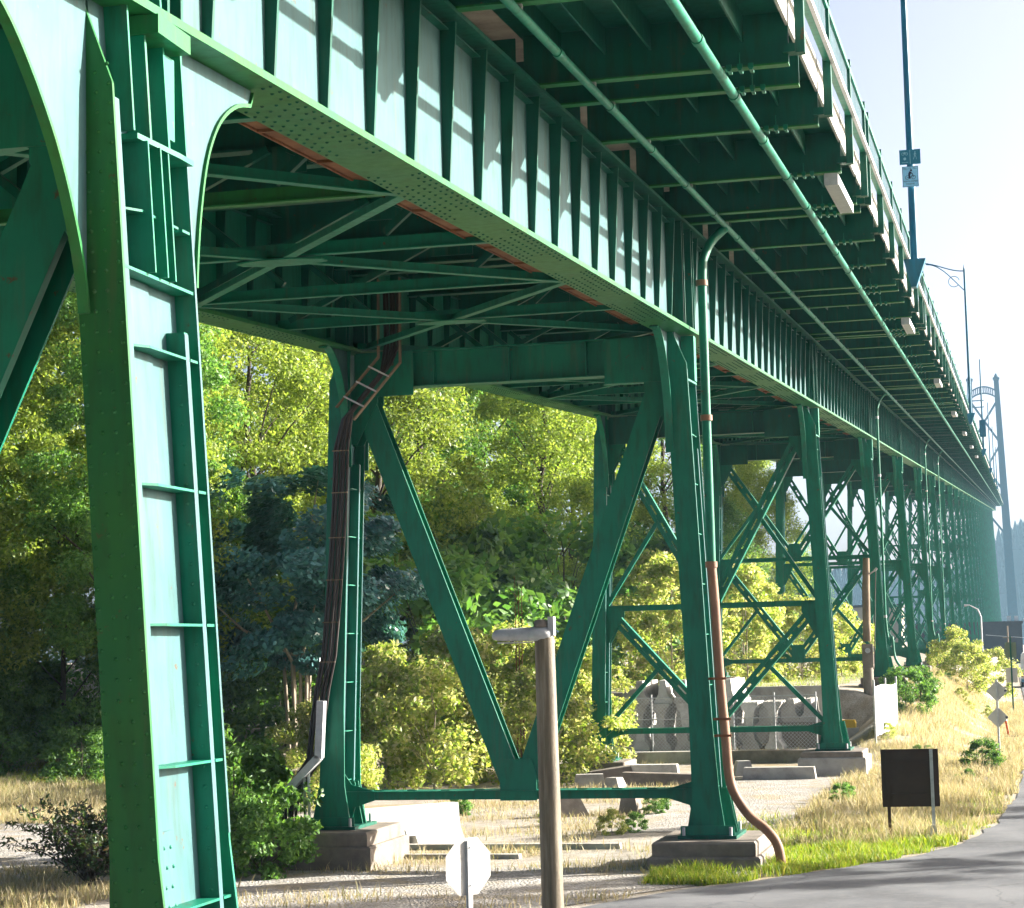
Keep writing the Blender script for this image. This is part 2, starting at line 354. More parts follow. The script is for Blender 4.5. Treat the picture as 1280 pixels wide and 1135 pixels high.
def left_girder_parts(L, root, fine): girder_parts(L, root, fine, GREEN)
def girder_parts(L, root, fine, wm=None):
    m = MB().box(-.012, .012, 0, L, .03, 1.89).shear(S); obj('web', m, wm or GREEN_LIT, root)
    m = MB().box(-.30, .30, 0, L, -.03, .03).shear(S); bf = obj('bottom_flange', m, OLIVE, root)
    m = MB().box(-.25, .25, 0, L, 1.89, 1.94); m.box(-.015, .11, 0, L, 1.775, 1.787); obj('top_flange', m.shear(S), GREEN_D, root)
    m = MB().box(.014, .13, 0, L, .034, .046); m.box(.014, .026, 0, L, .048, .15); obj('bottom_angle', m.shear(S), GREEN, root)
    ys = [1.45+1.311*i for i in range(int((L-2.2)/1.311)+1)]
    def st(y, a=.17, b=.07, th=.022):
        return MB().add([], []) if False else MB().hexa([(.013, y-th, .16), (.013+b, y-th, .16), (.013+b, y+th, .16), (.013, y+th, .16)],
                                                       [(.013, y-th, 1.86), (.013+a, y-th, 1.86), (.013+a, y+th, 1.86), (.013, y+th, 1.86)])
    posts = [.32, .55, L-.75, L-.55]
    if fine:
        base = st(0).shear(S).mesh('stiffener', GREEN_D)
        for y in ys: obj('stiffener', base, None, root, (0, y, S*y))
        for y in posts:
            m = MB().box(.013, .22, -.02, .02, .05, 1.87); obj('bearing_stiffener', m, GREEN_D, root, (0, y, S*y))
    else:
        m = MB()
        for y in ys:
            q = st(y); m.v += []; m.add(q.v, q.f)
        for y in posts: m.box(.013, .22, y-.02, y+.02, .05, 1.87)
        stuff(obj('stiffeners', m.shear(S), GREEN_D, root))
    if fine:
        m = MB(); rnd = random.Random(4)
        for yc in ([3.6, 7.65, 11.5, 15.6, 19.65]):
            for i in range(-7, 8):
                for x in (-.25, -.17, -.06, .06, .17, .25):
                    if abs(i) > 4 and abs(x) < .1: continue
                    m.dome((x, yc+i*.20+(.05 if abs(x) < .2 else 0), -.031), (0, 0, -1), .019, .014)
        stuff(obj('rivets', m.shear(S), GREEN_D, bf))
        m = MB()
        for i in range(int(L/.16)): m.dome((.014 if False else .026, .1+i*.16, .11), (1, 0, 0), .014, .012, 5)
        stuff(obj('angle_rivets', m.shear(S), GREEN, root))

RIBS = [.15, 3.9, 7.82, 11.71, 12.94, 15.61, 19.52, 22.85]
def deck_parts(L, root, fine):
    """local origin: centre line at the near end of the span"""
    sx = XR-XC; ex = -2.26-XC
    obj('slab', MB().box(-ex+.03, ex-.03, 0, L, 2.60, 2.85).shear(S), CONC, root)
    for sg in (1, -1):
        m = MB().box(min(sg*(ex-.028), sg*(ex+.01)), max(sg*(ex-.028), sg*(ex+.01)), 0, L, 2.40, 2.86).shear(S)
        obj('edge_beam', m, CONC_W, root)
    # soffit between the girders, corrugated tan panels
    m = MB()
    n = 46
    for i in range(n):
        x0 = -sx+.35+(2*sx-.7)*i/n; w = (2*sx-.7)/n
        m.box(x0, x0+w*.55, 0, L, 2.555, 2.585)
    obj('soffit_panel', m.shear(S), CONC_T, root)
    plate = MB(); plate.box(sx, ex-.03, 0, L, 2.57, 2.597); plate.box(-ex+.03, -sx, 0, L, 2.57, 2.597)
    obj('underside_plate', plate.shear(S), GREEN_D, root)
    for x in ((3.55, 4.1, 4.65, 5.2, 5.75) if fine else (3.8, 4.6, 5.4)):
        for sg in (1, -1):
            obj('stringer', MB().box(sg*x-.012, sg*x+.012, 0, L, 2.25, 2.57).shear(S), GREEN_D, root)
    def rib(sg):
        a, b = (sx+.05, ex) if sg > 0 else (-ex, -sx-.05)
        return MB().box(a, b, -.012, .012, 1.95, 2.568), MB().box(a, b, -.075, .075, 1.925, 1.9485)
    def beam():
        m = MB().box(-sx+.05, sx-.05, -.015, .015, 1.45, 2.55); m.box(-sx+.05, sx-.05, -.11, .11, 1.42, 1.448); return m
    ribs = [y for y in RIBS if y < L-.2] + ([] if L > 24 else [])
    if L > 24: ribs = ribs + [24.1]
    if fine:
        mr, ml, mbm = rib(1)[0].mesh('cantilever_rib', GREEN_D), rib(-1)[0].mesh('cantilever_rib', GREEN_D), beam().mesh('floor_beam', GREEN_D)
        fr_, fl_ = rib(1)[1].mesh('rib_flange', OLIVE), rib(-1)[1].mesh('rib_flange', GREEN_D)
        cl = MB()
        for k in (-.16, 0, .16): cl.box(5.72+k*.8-.02, 5.72+k*.8+.02, -.09, .09, 1.89, 1.92); cl.box(5.72+k*.8-.03, 5.72+k*.8+.03, -.10, -.077, 1.905, 1.965)
        cl.tube([(5.72, -.09, 1.93), (5.72, -.09, 2.10)], .008, 6)
        clm = cl.mesh('clamp', GREEN)
        for y in ribs:
            r_ = obj('cantilever_rib', mr, None, root, (0, y, S*y)); obj('clamp', clm, None, r_); obj('rib_flange', fr_, None, r_)
            r_ = obj('cantilever_rib', ml, None, root, (0, y, S*y)); obj('rib_flange', fl_, None, r_); obj('floor_beam', mbm, None, root, (0, y, S*y))
    else:
        m = MB(); b = MB()
        for y in ribs:
            for q in (*rib(1), *rib(-1)): q.move(0, y, 0); m.add(q.v, q.f)
            q = beam().move(0, y, 0); b.add(q.v, q.f)
        stuff(obj('cantilever_ribs', m.shear(S), GREEN_D, root)); stuff(obj('floor_beams', b.shear(S), GREEN_D, root))

def railing_parts(L, root, fine):
    ys = [y for y in RIBS if y < L-.2 and abs(y-12.94) > .1] + ([24.1] if L > 24 else [])
    def post():
        m = MB().box(-.055, .055, -.07, .07, 2.05, 3.60); m.box(-.065, .065, -.05, .09, 3.60, 3.68)
        m.box(-.20, -.056, -.09, .09, 2.06, 2.16); return m
    if fine:
        pm = post().mesh('post', GREEN_D)
        for y in ys: obj('post', pm, None, root, (0, y, S*y))
    else:
        m = MB()
        for y in ys: q = post().move(0, y, 0); m.add(q.v, q.f)
        stuff(obj('posts', m.shear(S), GREEN_D, root))
    obj('bottom_rail', MB().box(.058, .11, 0, L, 2.78, 2.86).shear(S), GALV, root)
    obj('kick_channel', MB().box(-.04, .056, 0, L, 2.80, 2.84).shear(S), GREEN, root)
    obj('top_rail', MB().box(-.05, .05, 0, L, 3.52, 3.595).shear(S), GREEN, root)
    m = MB(); st = .13 if fine else .26
    for i in range(int(L/st)): m.box(-.012, .012, i*st-.012, i*st+.012, 2.842, 3.52)
    stuff(obj('pickets', m.shear(S), PALEG, root))

def bracing_parts(L, root, fine):
    """bottom laterals and cross frames between the girders; origin on the centre line"""
    a = XR-XC-.30
    NY = [3.6, 7.65, 11.5, 15.6, 19.65]
    def T(q, n, mt): obj(n, q.shear(S), mt, root)
    for y in NY:
        m = MB().box(-a-.2, a+.2, y-.07, y+.07, .035, .055); m.box(-a-.2, a+.2, y-.012, y+.012, .056, .20); T(m, 'strut', OLIVE if y in (7.65,) else GREEN)
        if fine:
            for sg in (-1, 1):
                m = MB().bar((sg*a, y+.03, .18), (sg*.12, y+.03, 1.40), .10, .10, (0, 1, 0)); T(m, 'frame_diagonal', GREEN_D)
                m = MB().bar((sg*a*.99, y-.05, 1.36), (sg*a*.5, y-.05, .24), .09, .09, (0, 1, 0)); T(m, 'frame_diagonal', GREEN_D)
            T(MB().box(-.35, .35, y+.085, y+.10, 1.1, 1.44), 'gusset_plate', GREEN_D)
    cells = [(-.35, 7.65), (7.65, 15.6), (15.6, L)]
    for y0, y1 in cells:
        for sg in (-1, 1):
            m = MB().bar((sg*a, y0, .015), (-sg*a, y1, .015), .13, .018); m.bar((sg*a, y0, .07), (-sg*a, y1, .07), .016, .10); T(m, 'lateral_diagonal', GREEN)
        yc = (y0+y1)/2
        m = MB().prism([(-.55, yc-.12), (-.2, yc-.3), (.2, yc-.3), (.55, yc-.12), (.55, yc+.12), (.2, yc+.3), (-.2, yc+.3), (-.55, yc+.12)], 'z', -.012, .004)
        T(m, 'gusset_plate', GREEN)

# near spans in full, farther spans from lighter copies
NS = 37
protos = {}
for k in range(-1, NS):
    Y0 = YB[k] if k >= 0 else YB[0]-LS
    L = L0 if k == 0 else (LS if k >= 0 else LS)
    lv = 'near' if k in (0,) else ('mid' if k in (-1, 1, 2, 3) else 'far')
    z0 = zb(Y0)
    w = ('the span overhead at the upper left corner' if k < 0 else 'the span between the nearest two bents' if k == 0 else f'the {ORD[k]} span along the bridge')
    items = [('plate_girder', 'girder', XR, 'right-hand green plate girder carrying '+w, girder_parts),
             ('plate_girder', 'girder', XL, 'left-hand green plate girder carrying '+w, left_girder_parts),
             ('deck_section', 'bridge deck', XC, 'underside ribs and slab of '+w, deck_parts),
             ('railing_section', 'railing', -2.12, 'green picket railing on the right edge of '+w, railing_parts),
             ('bracing_frame', 'bracing', XC, 'crossed green lateral bracing beneath '+w, bracing_parts)]
    for j, (nm, cat, x, lb, fn) in enumerate(items):
        key = (lv, fn.__name__)
        grp = {'girder': 'plate girders', 'bridge deck': 'deck sections', 'railing': 'railing sections', 'bracing': 'lateral bracing'}[cat]
        if key in protos: dup(protos[key], (x, Y0, z0), lb)
        else:
            root = thing(nm, lb, cat, (x, Y0, z0), grp); fn(L, root, lv != 'far'); protos[key] = root
# utility pipes slung below the cantilever
def long_pipe(x, h, r, label):
    root = thing('utility_pipe', label, 'pipe', (x, -11.8, zb(-11.8)+h), 'utility pipes under the deck')
    obj('pipe_run', MB().tube([(0, 0, 0), (0, 920, S*920)], r, 10), GREEN, root)
    cm = MB().tube([(0, -.10, -.10*S), (0, .10, .10*S)], r*1.22, 10).mesh('coupling', GREEN)
    hm = MB().box(-.03, .03, -.02, .02, r*.6, .13).mesh('hanger', GALV)
    for i in range(38): obj('coupling', cm, None, root, (0, 9+i*3.1, S*(9+i*3.1)))
    for k in range(-1, 4):
        Y0 = YB[k] if k >= 0 else YB[0]-LS
        for y in RIBS[:7]:
            yy = Y0+y+11.8; obj('hanger', hm, None, root, (0, yy, S*yy))
long_pipe(-3.05, 1.84, .060, 'outer green pipe running below the deck edge')
long_pipe(-4.60, 1.83, .050, 'inner green pipe running below the deck beside the girder')

# drain troughs at the deck edge, one per span
for k in range(0, 7):
    Y0 = YB[k]
    m = MB().box(-.09, .09, 0, 3.2, -.14, -.01); m.box(-.11, -.09, 0, 3.2, -.15, .0); m.box(.09, .11, 0, 3.2, -.15, .0); m.box(-.1, .1, -.03, .0, -.17, .02)
    tag(obj('drain_trough', m.shear(S), GALV, None, (-2.42, Y0+19.52, zb(Y0+19.52)+1.91)), f'pale drain trough hung under the deck edge at the far end of the {ORD[k]} span', 'trough', 'drain troughs')

# rust-streaked cable tray inside the right girder
for k in (0, 1, 2):
    Y0 = YB[k]; L = L0 if k == 0 else LS
    root = thing('cable_tray', f'rusty brown tray inside the right girder of the {ORD[k]} span', 'cable tray', (-6.02, Y0, zb(Y0)+.12), 'rusty trays')
    obj('tray_bottom', MB().box(-.16, .16, .8, L-.8, 0, .015).shear(S), RUSTM, root)
    for x in (-.16, .16): obj('tray_side', MB().box(x-.01, x+.01, .8, L-.8, -.02, .13).shear(S), RUSTM, root)
    rm = MB().box(-.15, .15, -.02, .02, -.03, -.001).mesh('tray_rung', RUSTM)
    for i in range(14): obj('tray_rung', rm, None, root, (0, 1.2+i*1.6, S*(1.2+i*1.6)))

# ---- bents
BAT = .038
def build_bent(k):
    Yc = YB[k]; zt = zb(Yc); gx = [g1(XR, Yc), g1(XL, Yc)]
    zf = [max(gx[0]+.45, .77 if k == 1 else .98 if k == 2 else 0), max(gx[1]+.45, .95 if k == 1 else 0)]   # footing tops
    if k == 0: zf = [.77, .77]
    fine = k <= 3; mid = k <= 8
    desc = ['nearest green steel bent, its riveted column filling the left foreground', 'second green steel bent, braced by a single large V',
            'third green steel bent, with latticed V bracing above concrete blocks'] 
    lb = desc[k] if k < 3 else f'{ORD[k]} green trestle bent counting from the camera'
    root = thing('trestle_bent', lb, 'trestle bent', (XC, Yc, GZ), 'green steel bents carrying the viaduct')
    def place(n, mb, mt, par=root):      # mb is in coordinates relative to (XC, Yc, 0)
        return obj(n, mb.move(0, 0, -GZ) if par is root else mb, mt, par)
    off, bat = (.045, .055) if k == 0 else (-.02, BAT)
    YN, YM, YF = (-.62, .37, .56) if k == 0 else (-.50, .22, .45)      # near flange, middle rib, far flange
    def cx(sg, z): return sg*((XR-XL)/2 + off + bat*(zt-z))
    for ci, sg in enumerate((1, -1)):
        b = zf[ci]+.06; top = zt-.04
        H = .155 if k == 0 else (.195 if k < 5 else .155)
        # web in the plane of the girder
        x0, x1 = cx(sg, b), cx(sg, top)
        m = MB().hexa([(x0-.012, YN+.03, b), (x0+.012, YN+.03, b), (x0+.012, YF-.03, b), (x0-.012, YF-.03, b)], [(x1-.012, YN+.03, top), (x1+.012, YN+.03, top), (x1+.012, YF-.03, top), (x1-.012, YF-.03, top)])
        col = place('column', m, GREEN_LIT)
        def sub(n, mb, mt): 
            o = obj(n, mb.move(0, 0, -GZ), mt, col); return o
        zfl = b+1.6
        def flange(y0, y1, slant):
            ov = lambda z, w: (cx(sg, z)-w, cx(sg, z)+w)
            l0, r0 = ov(b, .36 if sg < 0 else .30); l1, r1 = ov(b+.7, .235); l2, r2 = ov(zfl+.4, H)
            lt = cx(sg, zt-.1)-H; rt = cx(sg, zt-.1)+H
            zl, zr = zt-.05, zt-.05
            if slant:
                if sg > 0: zr = zt-.62
                else: zl = zt-.62
            pol = [(l0, b), (r0, b), (r1, b+.7), (r2, zfl+.4)]
            if slant and sg > 0: pol += [(cx(sg, zr)+H, zr), (cx(sg, zt)-.02, zt-.05), (lt, zt-.05)]
            elif slant: pol += [(rt, zt-.05), (cx(sg, zt)+.02, zt-.05), (cx(sg, zl)-H, zl)]
            else: pol += [(rt, zt-.05), (lt, zt-.05)]
            pol += [(l2, zfl+.4), (l1, b+.7)]
            return MB().prism(pol, 'y', y0, y1)
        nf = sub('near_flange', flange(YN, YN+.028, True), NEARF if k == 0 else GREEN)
        sub('far_flange', flange(YF-.028, YF, False), GREEN)
        zr1 = zt-2.05
        def quad(ya, yb, wo, z0, z1):
            a0, a1 = cx(sg, z0), cx(sg, z1)
            return MB().hexa([(a0-wo, ya, z0), (a0+wo, ya, z0), (a0+wo, yb, z0), (a0-wo, yb, z0)], [(a1-wo, ya, z1), (a1+wo, ya, z1), (a1+wo, yb, z1), (a1-wo, yb, z1)])
        sub('middle_rib', quad(YM-.03, YM+.03, H-.015, b+.75, zr1), GREEN)
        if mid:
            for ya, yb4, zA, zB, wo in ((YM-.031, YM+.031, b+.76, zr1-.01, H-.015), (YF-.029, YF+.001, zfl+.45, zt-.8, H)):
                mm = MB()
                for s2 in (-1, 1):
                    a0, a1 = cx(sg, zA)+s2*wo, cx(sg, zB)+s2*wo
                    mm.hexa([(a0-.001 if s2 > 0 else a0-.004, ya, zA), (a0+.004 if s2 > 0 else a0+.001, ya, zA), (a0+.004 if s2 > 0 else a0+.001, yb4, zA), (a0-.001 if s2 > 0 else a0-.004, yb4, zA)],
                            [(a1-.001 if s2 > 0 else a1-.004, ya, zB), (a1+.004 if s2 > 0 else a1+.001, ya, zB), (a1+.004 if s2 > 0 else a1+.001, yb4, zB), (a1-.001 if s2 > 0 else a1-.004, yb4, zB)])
                stuff(sub('lit_edge_strip', mm, GREEN_LIT))  # thin strips added in the lit green, so rib and flange edges look sunlit
            # edge angles along the near flange and a cover plate on the web
            mm = MB()
            for s2 in (-1, 1):
                a0, a1 = cx(sg, b+.8), cx(sg, zt-.7)
                o0, o1 = a0+s2*(H-.02), a1+s2*(H-.02)
                mm.hexa([(o0-.012, YN+.029, b+.8), (o0+.012, YN+.029, b+.8), (o0+.012, YN+.11, b+.8), (o0-.012, YN+.11, b+.8)], [(o1-.012, YN+.029, zt-.7), (o1+.012, YN+.029, zt-.7), (o1+.012, YN+.11, zt-.7), (o1-.012, YN+.11, zt-.7)])
            sub('edge_angle', mm, GREEN_LIT)
            z = b+.78; i = 0
            while z < zt-1.0:
                c0 = cx(sg, z)
                mm = MB()
                for s2 in (-1, 1):
                    mm.prism([(c0+s2*.013, YN+.12), (c0+s2*.15, YN+.36), (c0+s2*.15, YM-.04), (c0+s2*.013, YM-.04)], 'z', z-.008, z+.008)
                    mm.box(min(c0+s2*.013, c0+s2*.17), max(c0+s2*.013, c0+s2*.15), YM+.031, YF-.03, z-.009, z+.009)
                sub('bracket', mm, GREEN); z += .87 if fine else 1.74; i += 1
        # knees along the girder
        for s3 in (-1, 1):
            ye = YN if s3 < 0 else YF
            A, Bq = ((1.55, 1.6) if s3 < 0 else (1.75, 2.0)) if k == 0 else (1.36, 2.1)
            arc = []
            for i in range(15):
                th = math.pi/2*i/14
                y = ye+s3*(A - A*math.sin(th)); h = -.05-Bq+Bq*math.cos(th)
                arc.append((y, h))
            arc[-1] = (ye+s3*.002, -.05-Bq)
            if k == 0:
                prof = ([(2.0, 0), (1.6, -.12), (1.11, -.37), (.8, -.62), (.51, -.93), (.32, -1.2), (.16, -1.5), (.06, -1.75), (.004, -2.0)] if s3 < 0 else
                        [(1.72, 0), (1.38, -.08), (1.08, -.24), (.88, -.44), (.74, -.68), (.63, -1.02), (.57, -1.32), (.54, -1.58)])
                fine_ = []
                for q0, q1, q2, q3 in zip([prof[0]]+prof[:-2], prof[:-1], prof[1:], prof[2:]+[prof[-1]]):
                    for i in range(4):
                        u = i/4; fine_.append(tuple(.5*(2*q1[c]+(-q0[c]+q2[c])*u+(2*q0[c]-5*q1[c]+4*q2[c]-q3[c])*u*u+(-q0[c]+3*q1[c]-3*q2[c]+q3[c])*u**3) for c in (0, 1)))
                fine_.append(prof[-1]); arc = [(ye+s3*o_, -.05+h_) for o_, h_ in fine_]
            xk = sg*((XR-XL)/2+.05) if k == 0 else cx(sg, zt-.9)-sg*.15
            pts = [(y, zt+h+S*(y if h > -.06 else y*.3)) for y, h in arc]
            poly = [(ye, zt-.04+S*ye)] + [(pts[0][0], zt-.035+S*pts[0][0])] + pts + ([(ye, pts[-1][1])] if k == 0 and s3 > 0 else [])
            mm = MB().prism(poly if s3 > 0 else poly[::-1], 'x', xk-.011, xk+.011)
            kn = sub('knee_plate', mm, GREEN_LIT)
            out = []
            for i, (ya, za) in enumerate(pts):
                th = math.pi/2*i/(len(pts)-1); out.append((ya+s3*.028*math.sin(th), za-.028*math.cos(th)-.001))
            out[-1] = (out[-1][0]+s3*.004, out[-1][1])
            strip_ = pts+out[::-1]
            mm = MB().prism(strip_ if s3 > 0 else strip_[::-1], 'x', xk-(.035 if k == 0 else .07), xk+(.035 if k == 0 else .07))
            sub('knee_flange', mm, GREEN if k != 0 else OLIVE)
        # bearing shelf, diaphragm and bracket on the outer face
        xo = cx(sg, zt-.3); q = 1 if sg > 0 else -1
        def sx(a, b_): return (min(xo+q*a, xo+q*b_), max(xo+q*a, xo+q*b_))
        a_, b_ = sx(-.22, .31); 
        if k in (0,): sub('bearing_shelf', MB().box(a_, b_-.04, -.12, .42, zt-.17, zt-.045), OLIVE)
        a_, b_ = sx(.02, .25 if k else .16); mm = MB().box(a_, b_, .14 if k else .22, .40, zt-.85 if k else zt-.76, zt-.205 if k == 0 else zt-.05); sub('bearing_bracket', mm, GREEN)
        a_, b_ = sx(.02, .27); sub('diaphragm', MB().prism([(xo+q*.02, -.30), (xo+q*.20, -.30), (xo+q*.24, .30), (xo+q*.24, YF-.03), (xo+q*.02, YF-.03)], 'z', zt-.90, zt-.865), GREEN)
        if fine and k == 0 and sg > 0:
            # plates and small ribs below the diaphragm, rivets everywhere
            for ya, ww in ((-.22, .05), (-.02, .05), (.13, .04)):
                sub('upright_rib', quad(ya, ya+.018, .15+ww, zt-1.75, zt-.90), GREEN)
            sub('cover_plate', quad(-.30, .05, .030, zt-3.1, zt-1.78), GREEN_LIT)
            pz = quad(YN+.20, YN+.55, .024, b+.3, 2.95); sub('splice_plate', pz, GREEN_LIT)
            rv2 = MB()
            for i in range(14):
                for ya in (YN+.26, YN+.40, YN+.50): rv2.dome((cx(sg, 2.85-i*.12)+.0245, ya+(.03 if i % 2 else 0), 2.85-i*.12), (1, 0, 0), .014, .011)
            stuff(obj('plate_rivets', rv2, GREEN, col)).location = (0, 0, -GZ)
            sub('cross_rib', MB().box(cx(sg, zt-1.76)-.18, cx(sg, zt-1.76)+.15, YN+.04, YF-.04, zt-1.775, zt-1.755), GREEN)
            for ya, yb3 in ((-.36, -.335), (-.10, -.07), (.20, .23)):
                sub('upright_rib', quad(ya, yb3, .17, zt-.86, zt+.9), GREEN)
            rv = MB()
            z = zt-.5; i = 0
            while z > b+.2:
                for dx in (-.155, -.045, .055, .150):
                    rv.dome((cx(sg, z)+dx*.85, YN-.0005, z-(.05 if abs(dx) < .1 else 0)), (0, -1, 0), .015, .011)
                z -= .125
            for i in range(26):
                z = zt-1.0-i*.031*1.0
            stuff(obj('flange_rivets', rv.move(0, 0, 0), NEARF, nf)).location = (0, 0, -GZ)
            rv = MB(); z = zt-.35
            while z > zt-2.0:
                rv.dome((sg*((XR-XL)/2+.062), .74, z), (1, 0, 0), .017, .013); z -= .16
            for z in np.arange(zt-1.7, zt-.95, .075):
                for ya in (-.31, -.28, -.12): rv.dome((cx(sg, z)+.013, ya, z), (1, 0, 0), .015, .012)
            z = zt-2.4
            while z > b+1.0:
                rv.dome((cx(sg, z)+.09, YM-.0305, z), (0, -1, 0), .015, .011); z -= .13
            stuff(obj('web_rivets', rv, GREEN, col)).location = (0, 0, -GZ)
        # base plate, anchor bolts, skirt gussets
        x0 = cx(sg, b)
        sub('base_plate', MB().box(x0-.50, x0+.50, -.68, .62, b-.055, b), GREEN_D)
        if mid:
            mm = MB().box(x0-.46, x0+.46, -.60, -.585, b, b+.16)
            for s2 in (-1, 1):
                mm.prism([(x0+s2*.02, b), (x0+s2*.44, b), (x0+s2*.30, b+.75), (x0+s2*.02, b+.75)] if s2 > 0 else [(x0+s2*.44, b), (x0+s2*.02, b), (x0+s2*.02, b+.75), (x0+s2*.30, b+.75)], 'y', -.03, -.01)
                mm.prism([(x0+s2*.02, b), (x0+s2*.44, b), (x0+s2*.30, b+.75), (x0+s2*.02, b+.75)] if s2 > 0 else [(x0+s2*.44, b), (x0+s2*.02, b), (x0+s2*.02, b+.75), (x0+s2*.30, b+.75)], 'y', .17, .19)
            stuff(sub('base_gusset', mm, GREEN))
            bm = MB().tube([(0, 0, 0), (0, 0, .14)], .028, 8)
            bm = bm.mesh('anchor_bolt', GALV)
            for dx in (-.40, .40):
                for dy in (-.64, .54):
                    obj('anchor_bolt', bm, None, col, (x0+dx, dy, b-GZ))
    # cross beam under the girders
    a = (XR-XL)/2
    ctop, cbot = zt-.06, zt-.72
    ai = a-.20
    m = MB().box(-ai, ai, -.012, .012, cbot+.02, ctop-.02); m.box(-ai, ai, -.17, .17, cbot, cbot+.02); m.box(-ai, ai, -.17, .17, ctop-.02, ctop)
    m.box(-ai, -ai+1.1, -.25, -.235, cbot-.16, ctop-.03); m.box(ai-1.1, ai, -.25, -.235, cbot-.16, ctop-.03)
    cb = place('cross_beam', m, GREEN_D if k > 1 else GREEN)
    if fine:
        for x in (-1.4, 0, 1.4): obj('stiffener', MB().box(x-.01, x+.01, -.15, .15, cbot-GZ+.021, ctop-GZ-.021), GREEN, cb)
    # tiers of V bracing
    zlo = max(zf)+.62 if k != 2 else 1.56
    if k == 1: zlo = 1.51
    hgt = cbot-zlo
    tiers = 1 if k <= 1 else (2 if hgt < 15 else 3)
    levels = [zlo + hgt*i/tiers*(1.0) for i in range(tiers+1)]
    if k == 2: levels = [1.60, 5.19, cbot]
    def hdiag(p, q, w, dep, lat):
        """diagonal member from p to q in the plane of the bent"""
        p, q = Vector(p), Vector(q); d = (q-p).normalized(); nrm = Vector((d.z, 0, -d.x))
        m = MB(); Lg = (q-p).length
        if not lat:
            for y in (-dep/2, dep/2): m.bar(p+Vector((0, y, 0)), q+Vector((0, y, 0)), w, .025, (0, 1, 0))
            m.bar(p, q, .022, dep-.026, (0, 1, 0))
            for sgn in (-1, 1): m.bar(p+nrm*sgn*(w/2-.03)+Vector((0, -dep/2+.06, 0)), q+nrm*sgn*(w/2-.03)+Vector((0, -dep/2+.06, 0)), .02, .09, (0, 1, 0))
        else:
            for sgn in (-1, 1):
                m.bar(p+nrm*sgn*(w/2-.012), q+nrm*sgn*(w/2-.012), .024, dep, (0, 1, 0))
                for y in (-dep/2+.012, dep/2-.012): m.bar(p+nrm*sgn*(w/2-.068)+Vector((0, y, 0)), q+nrm*sgn*(w/2-.068)+Vector((0, y, 0)), .085, .02, (0, 1, 0))
            s = .1
            while s < Lg-.3:
                for y in (-dep/2+.034, dep/2-.034): m.bar(p+d*s+Vector((0, y, 0)), p+d*(s+.26)+Vector((0, y, 0)), w-.07, .02, (0, 1, 0))
                s += .62
        return m
    lat = k >= 2
    for ti in range(tiers):
        z0, z1 = levels[ti], levels[ti+1]
        # horizontal strut at the foot of the tier
        xa = cx(1, z0)-.17
        m = MB().box(-xa, xa, -.16, -.14, z0-.08, z0+.08); m.box(-xa, xa, .14, .16, z0-.08, z0+.08)
        x = -xa
        while x < xa-.3: m.box(x, x+.42, -.139, .139, z0+.055, z0+.075); x += .62
        m.box(-xa, xa, -.24, -.162, z0+.06, z0+.078); m.box(-xa, xa, .162, .24, z0+.06, z0+.078)
        place('strut', m, GREEN)
        w = .40 if not lat else .30
        gz = z0 + (.30 if ti == 0 else .2)
        for sg in (1, -1):
            xt = cx(sg, z1)-sg*.28
            pt = (xt, 0, z1 - (.02 if ti == tiers-1 else .16)); pb = (sg*.16, 0, gz)
            place('diagonal', hdiag(pt, pb, w, .34 if not lat else .28, lat), GREEN)
            if lat:
                fr = .5
                pm = (pt[0]+(pb[0]-pt[0])*fr, 0, pt[2]+(pb[2]-pt[2])*fr)
                place('sub_diagonal', MB().bar(pm, (cx(sg, z0)-sg*.15, 0, z0+.1), .12, .12, (0, 1, 0)), GREEN)
            # gusset at the column
            if mid:
                xg = cx(sg, z1)
                pol = [(xg-sg*.02, z1-1.0), (xg-sg*.22, z1-1.0), (xg-sg*.62, z1-.25), (xg-sg*.62, z1+.02), (xg-sg*.02, z1+.02)]
                if sg > 0: pol = pol[::-1]
                m = MB()
                for y in (-.20, .185): m.prism(pol, 'y', y, y+.015)
                place('gusset_plate', m, GREEN)
            if ti == 0 and mid:
                xg = cx(sg, z0)
                pol = [(xg-sg*.10, z0-.5), (xg-sg*.10, z0+.45), (xg-sg*.28, z0+.2), (xg-sg*.7, z0+.081), (xg-sg*.7, z0-.082), (xg-sg*.33, z0-.2), (xg-sg*.25, z0-.5)]
                if sg < 0: pol = pol[::-1]
                place('gusset_plate', MB().prism(pol, 'y', -.185, -.165), GREEN)
        gw = .26 if lat else .33
        place('node_plate', MB().prism([(-gw, z0-.10), (gw, z0-.10), (gw, z0+.42), (gw*.75, z0+.62), (-gw*.75, z0+.62), (-gw, z0+.42)], 'y', -.21, -.19), GREEN)
        place('node_plate', MB().prism([(-gw, z0-.10), (gw, z0-.10), (gw, z0+.42), (gw*.75, z0+.62), (-gw*.75, z0+.62), (-gw, z0+.42)], 'y', .19, .21), GREEN)
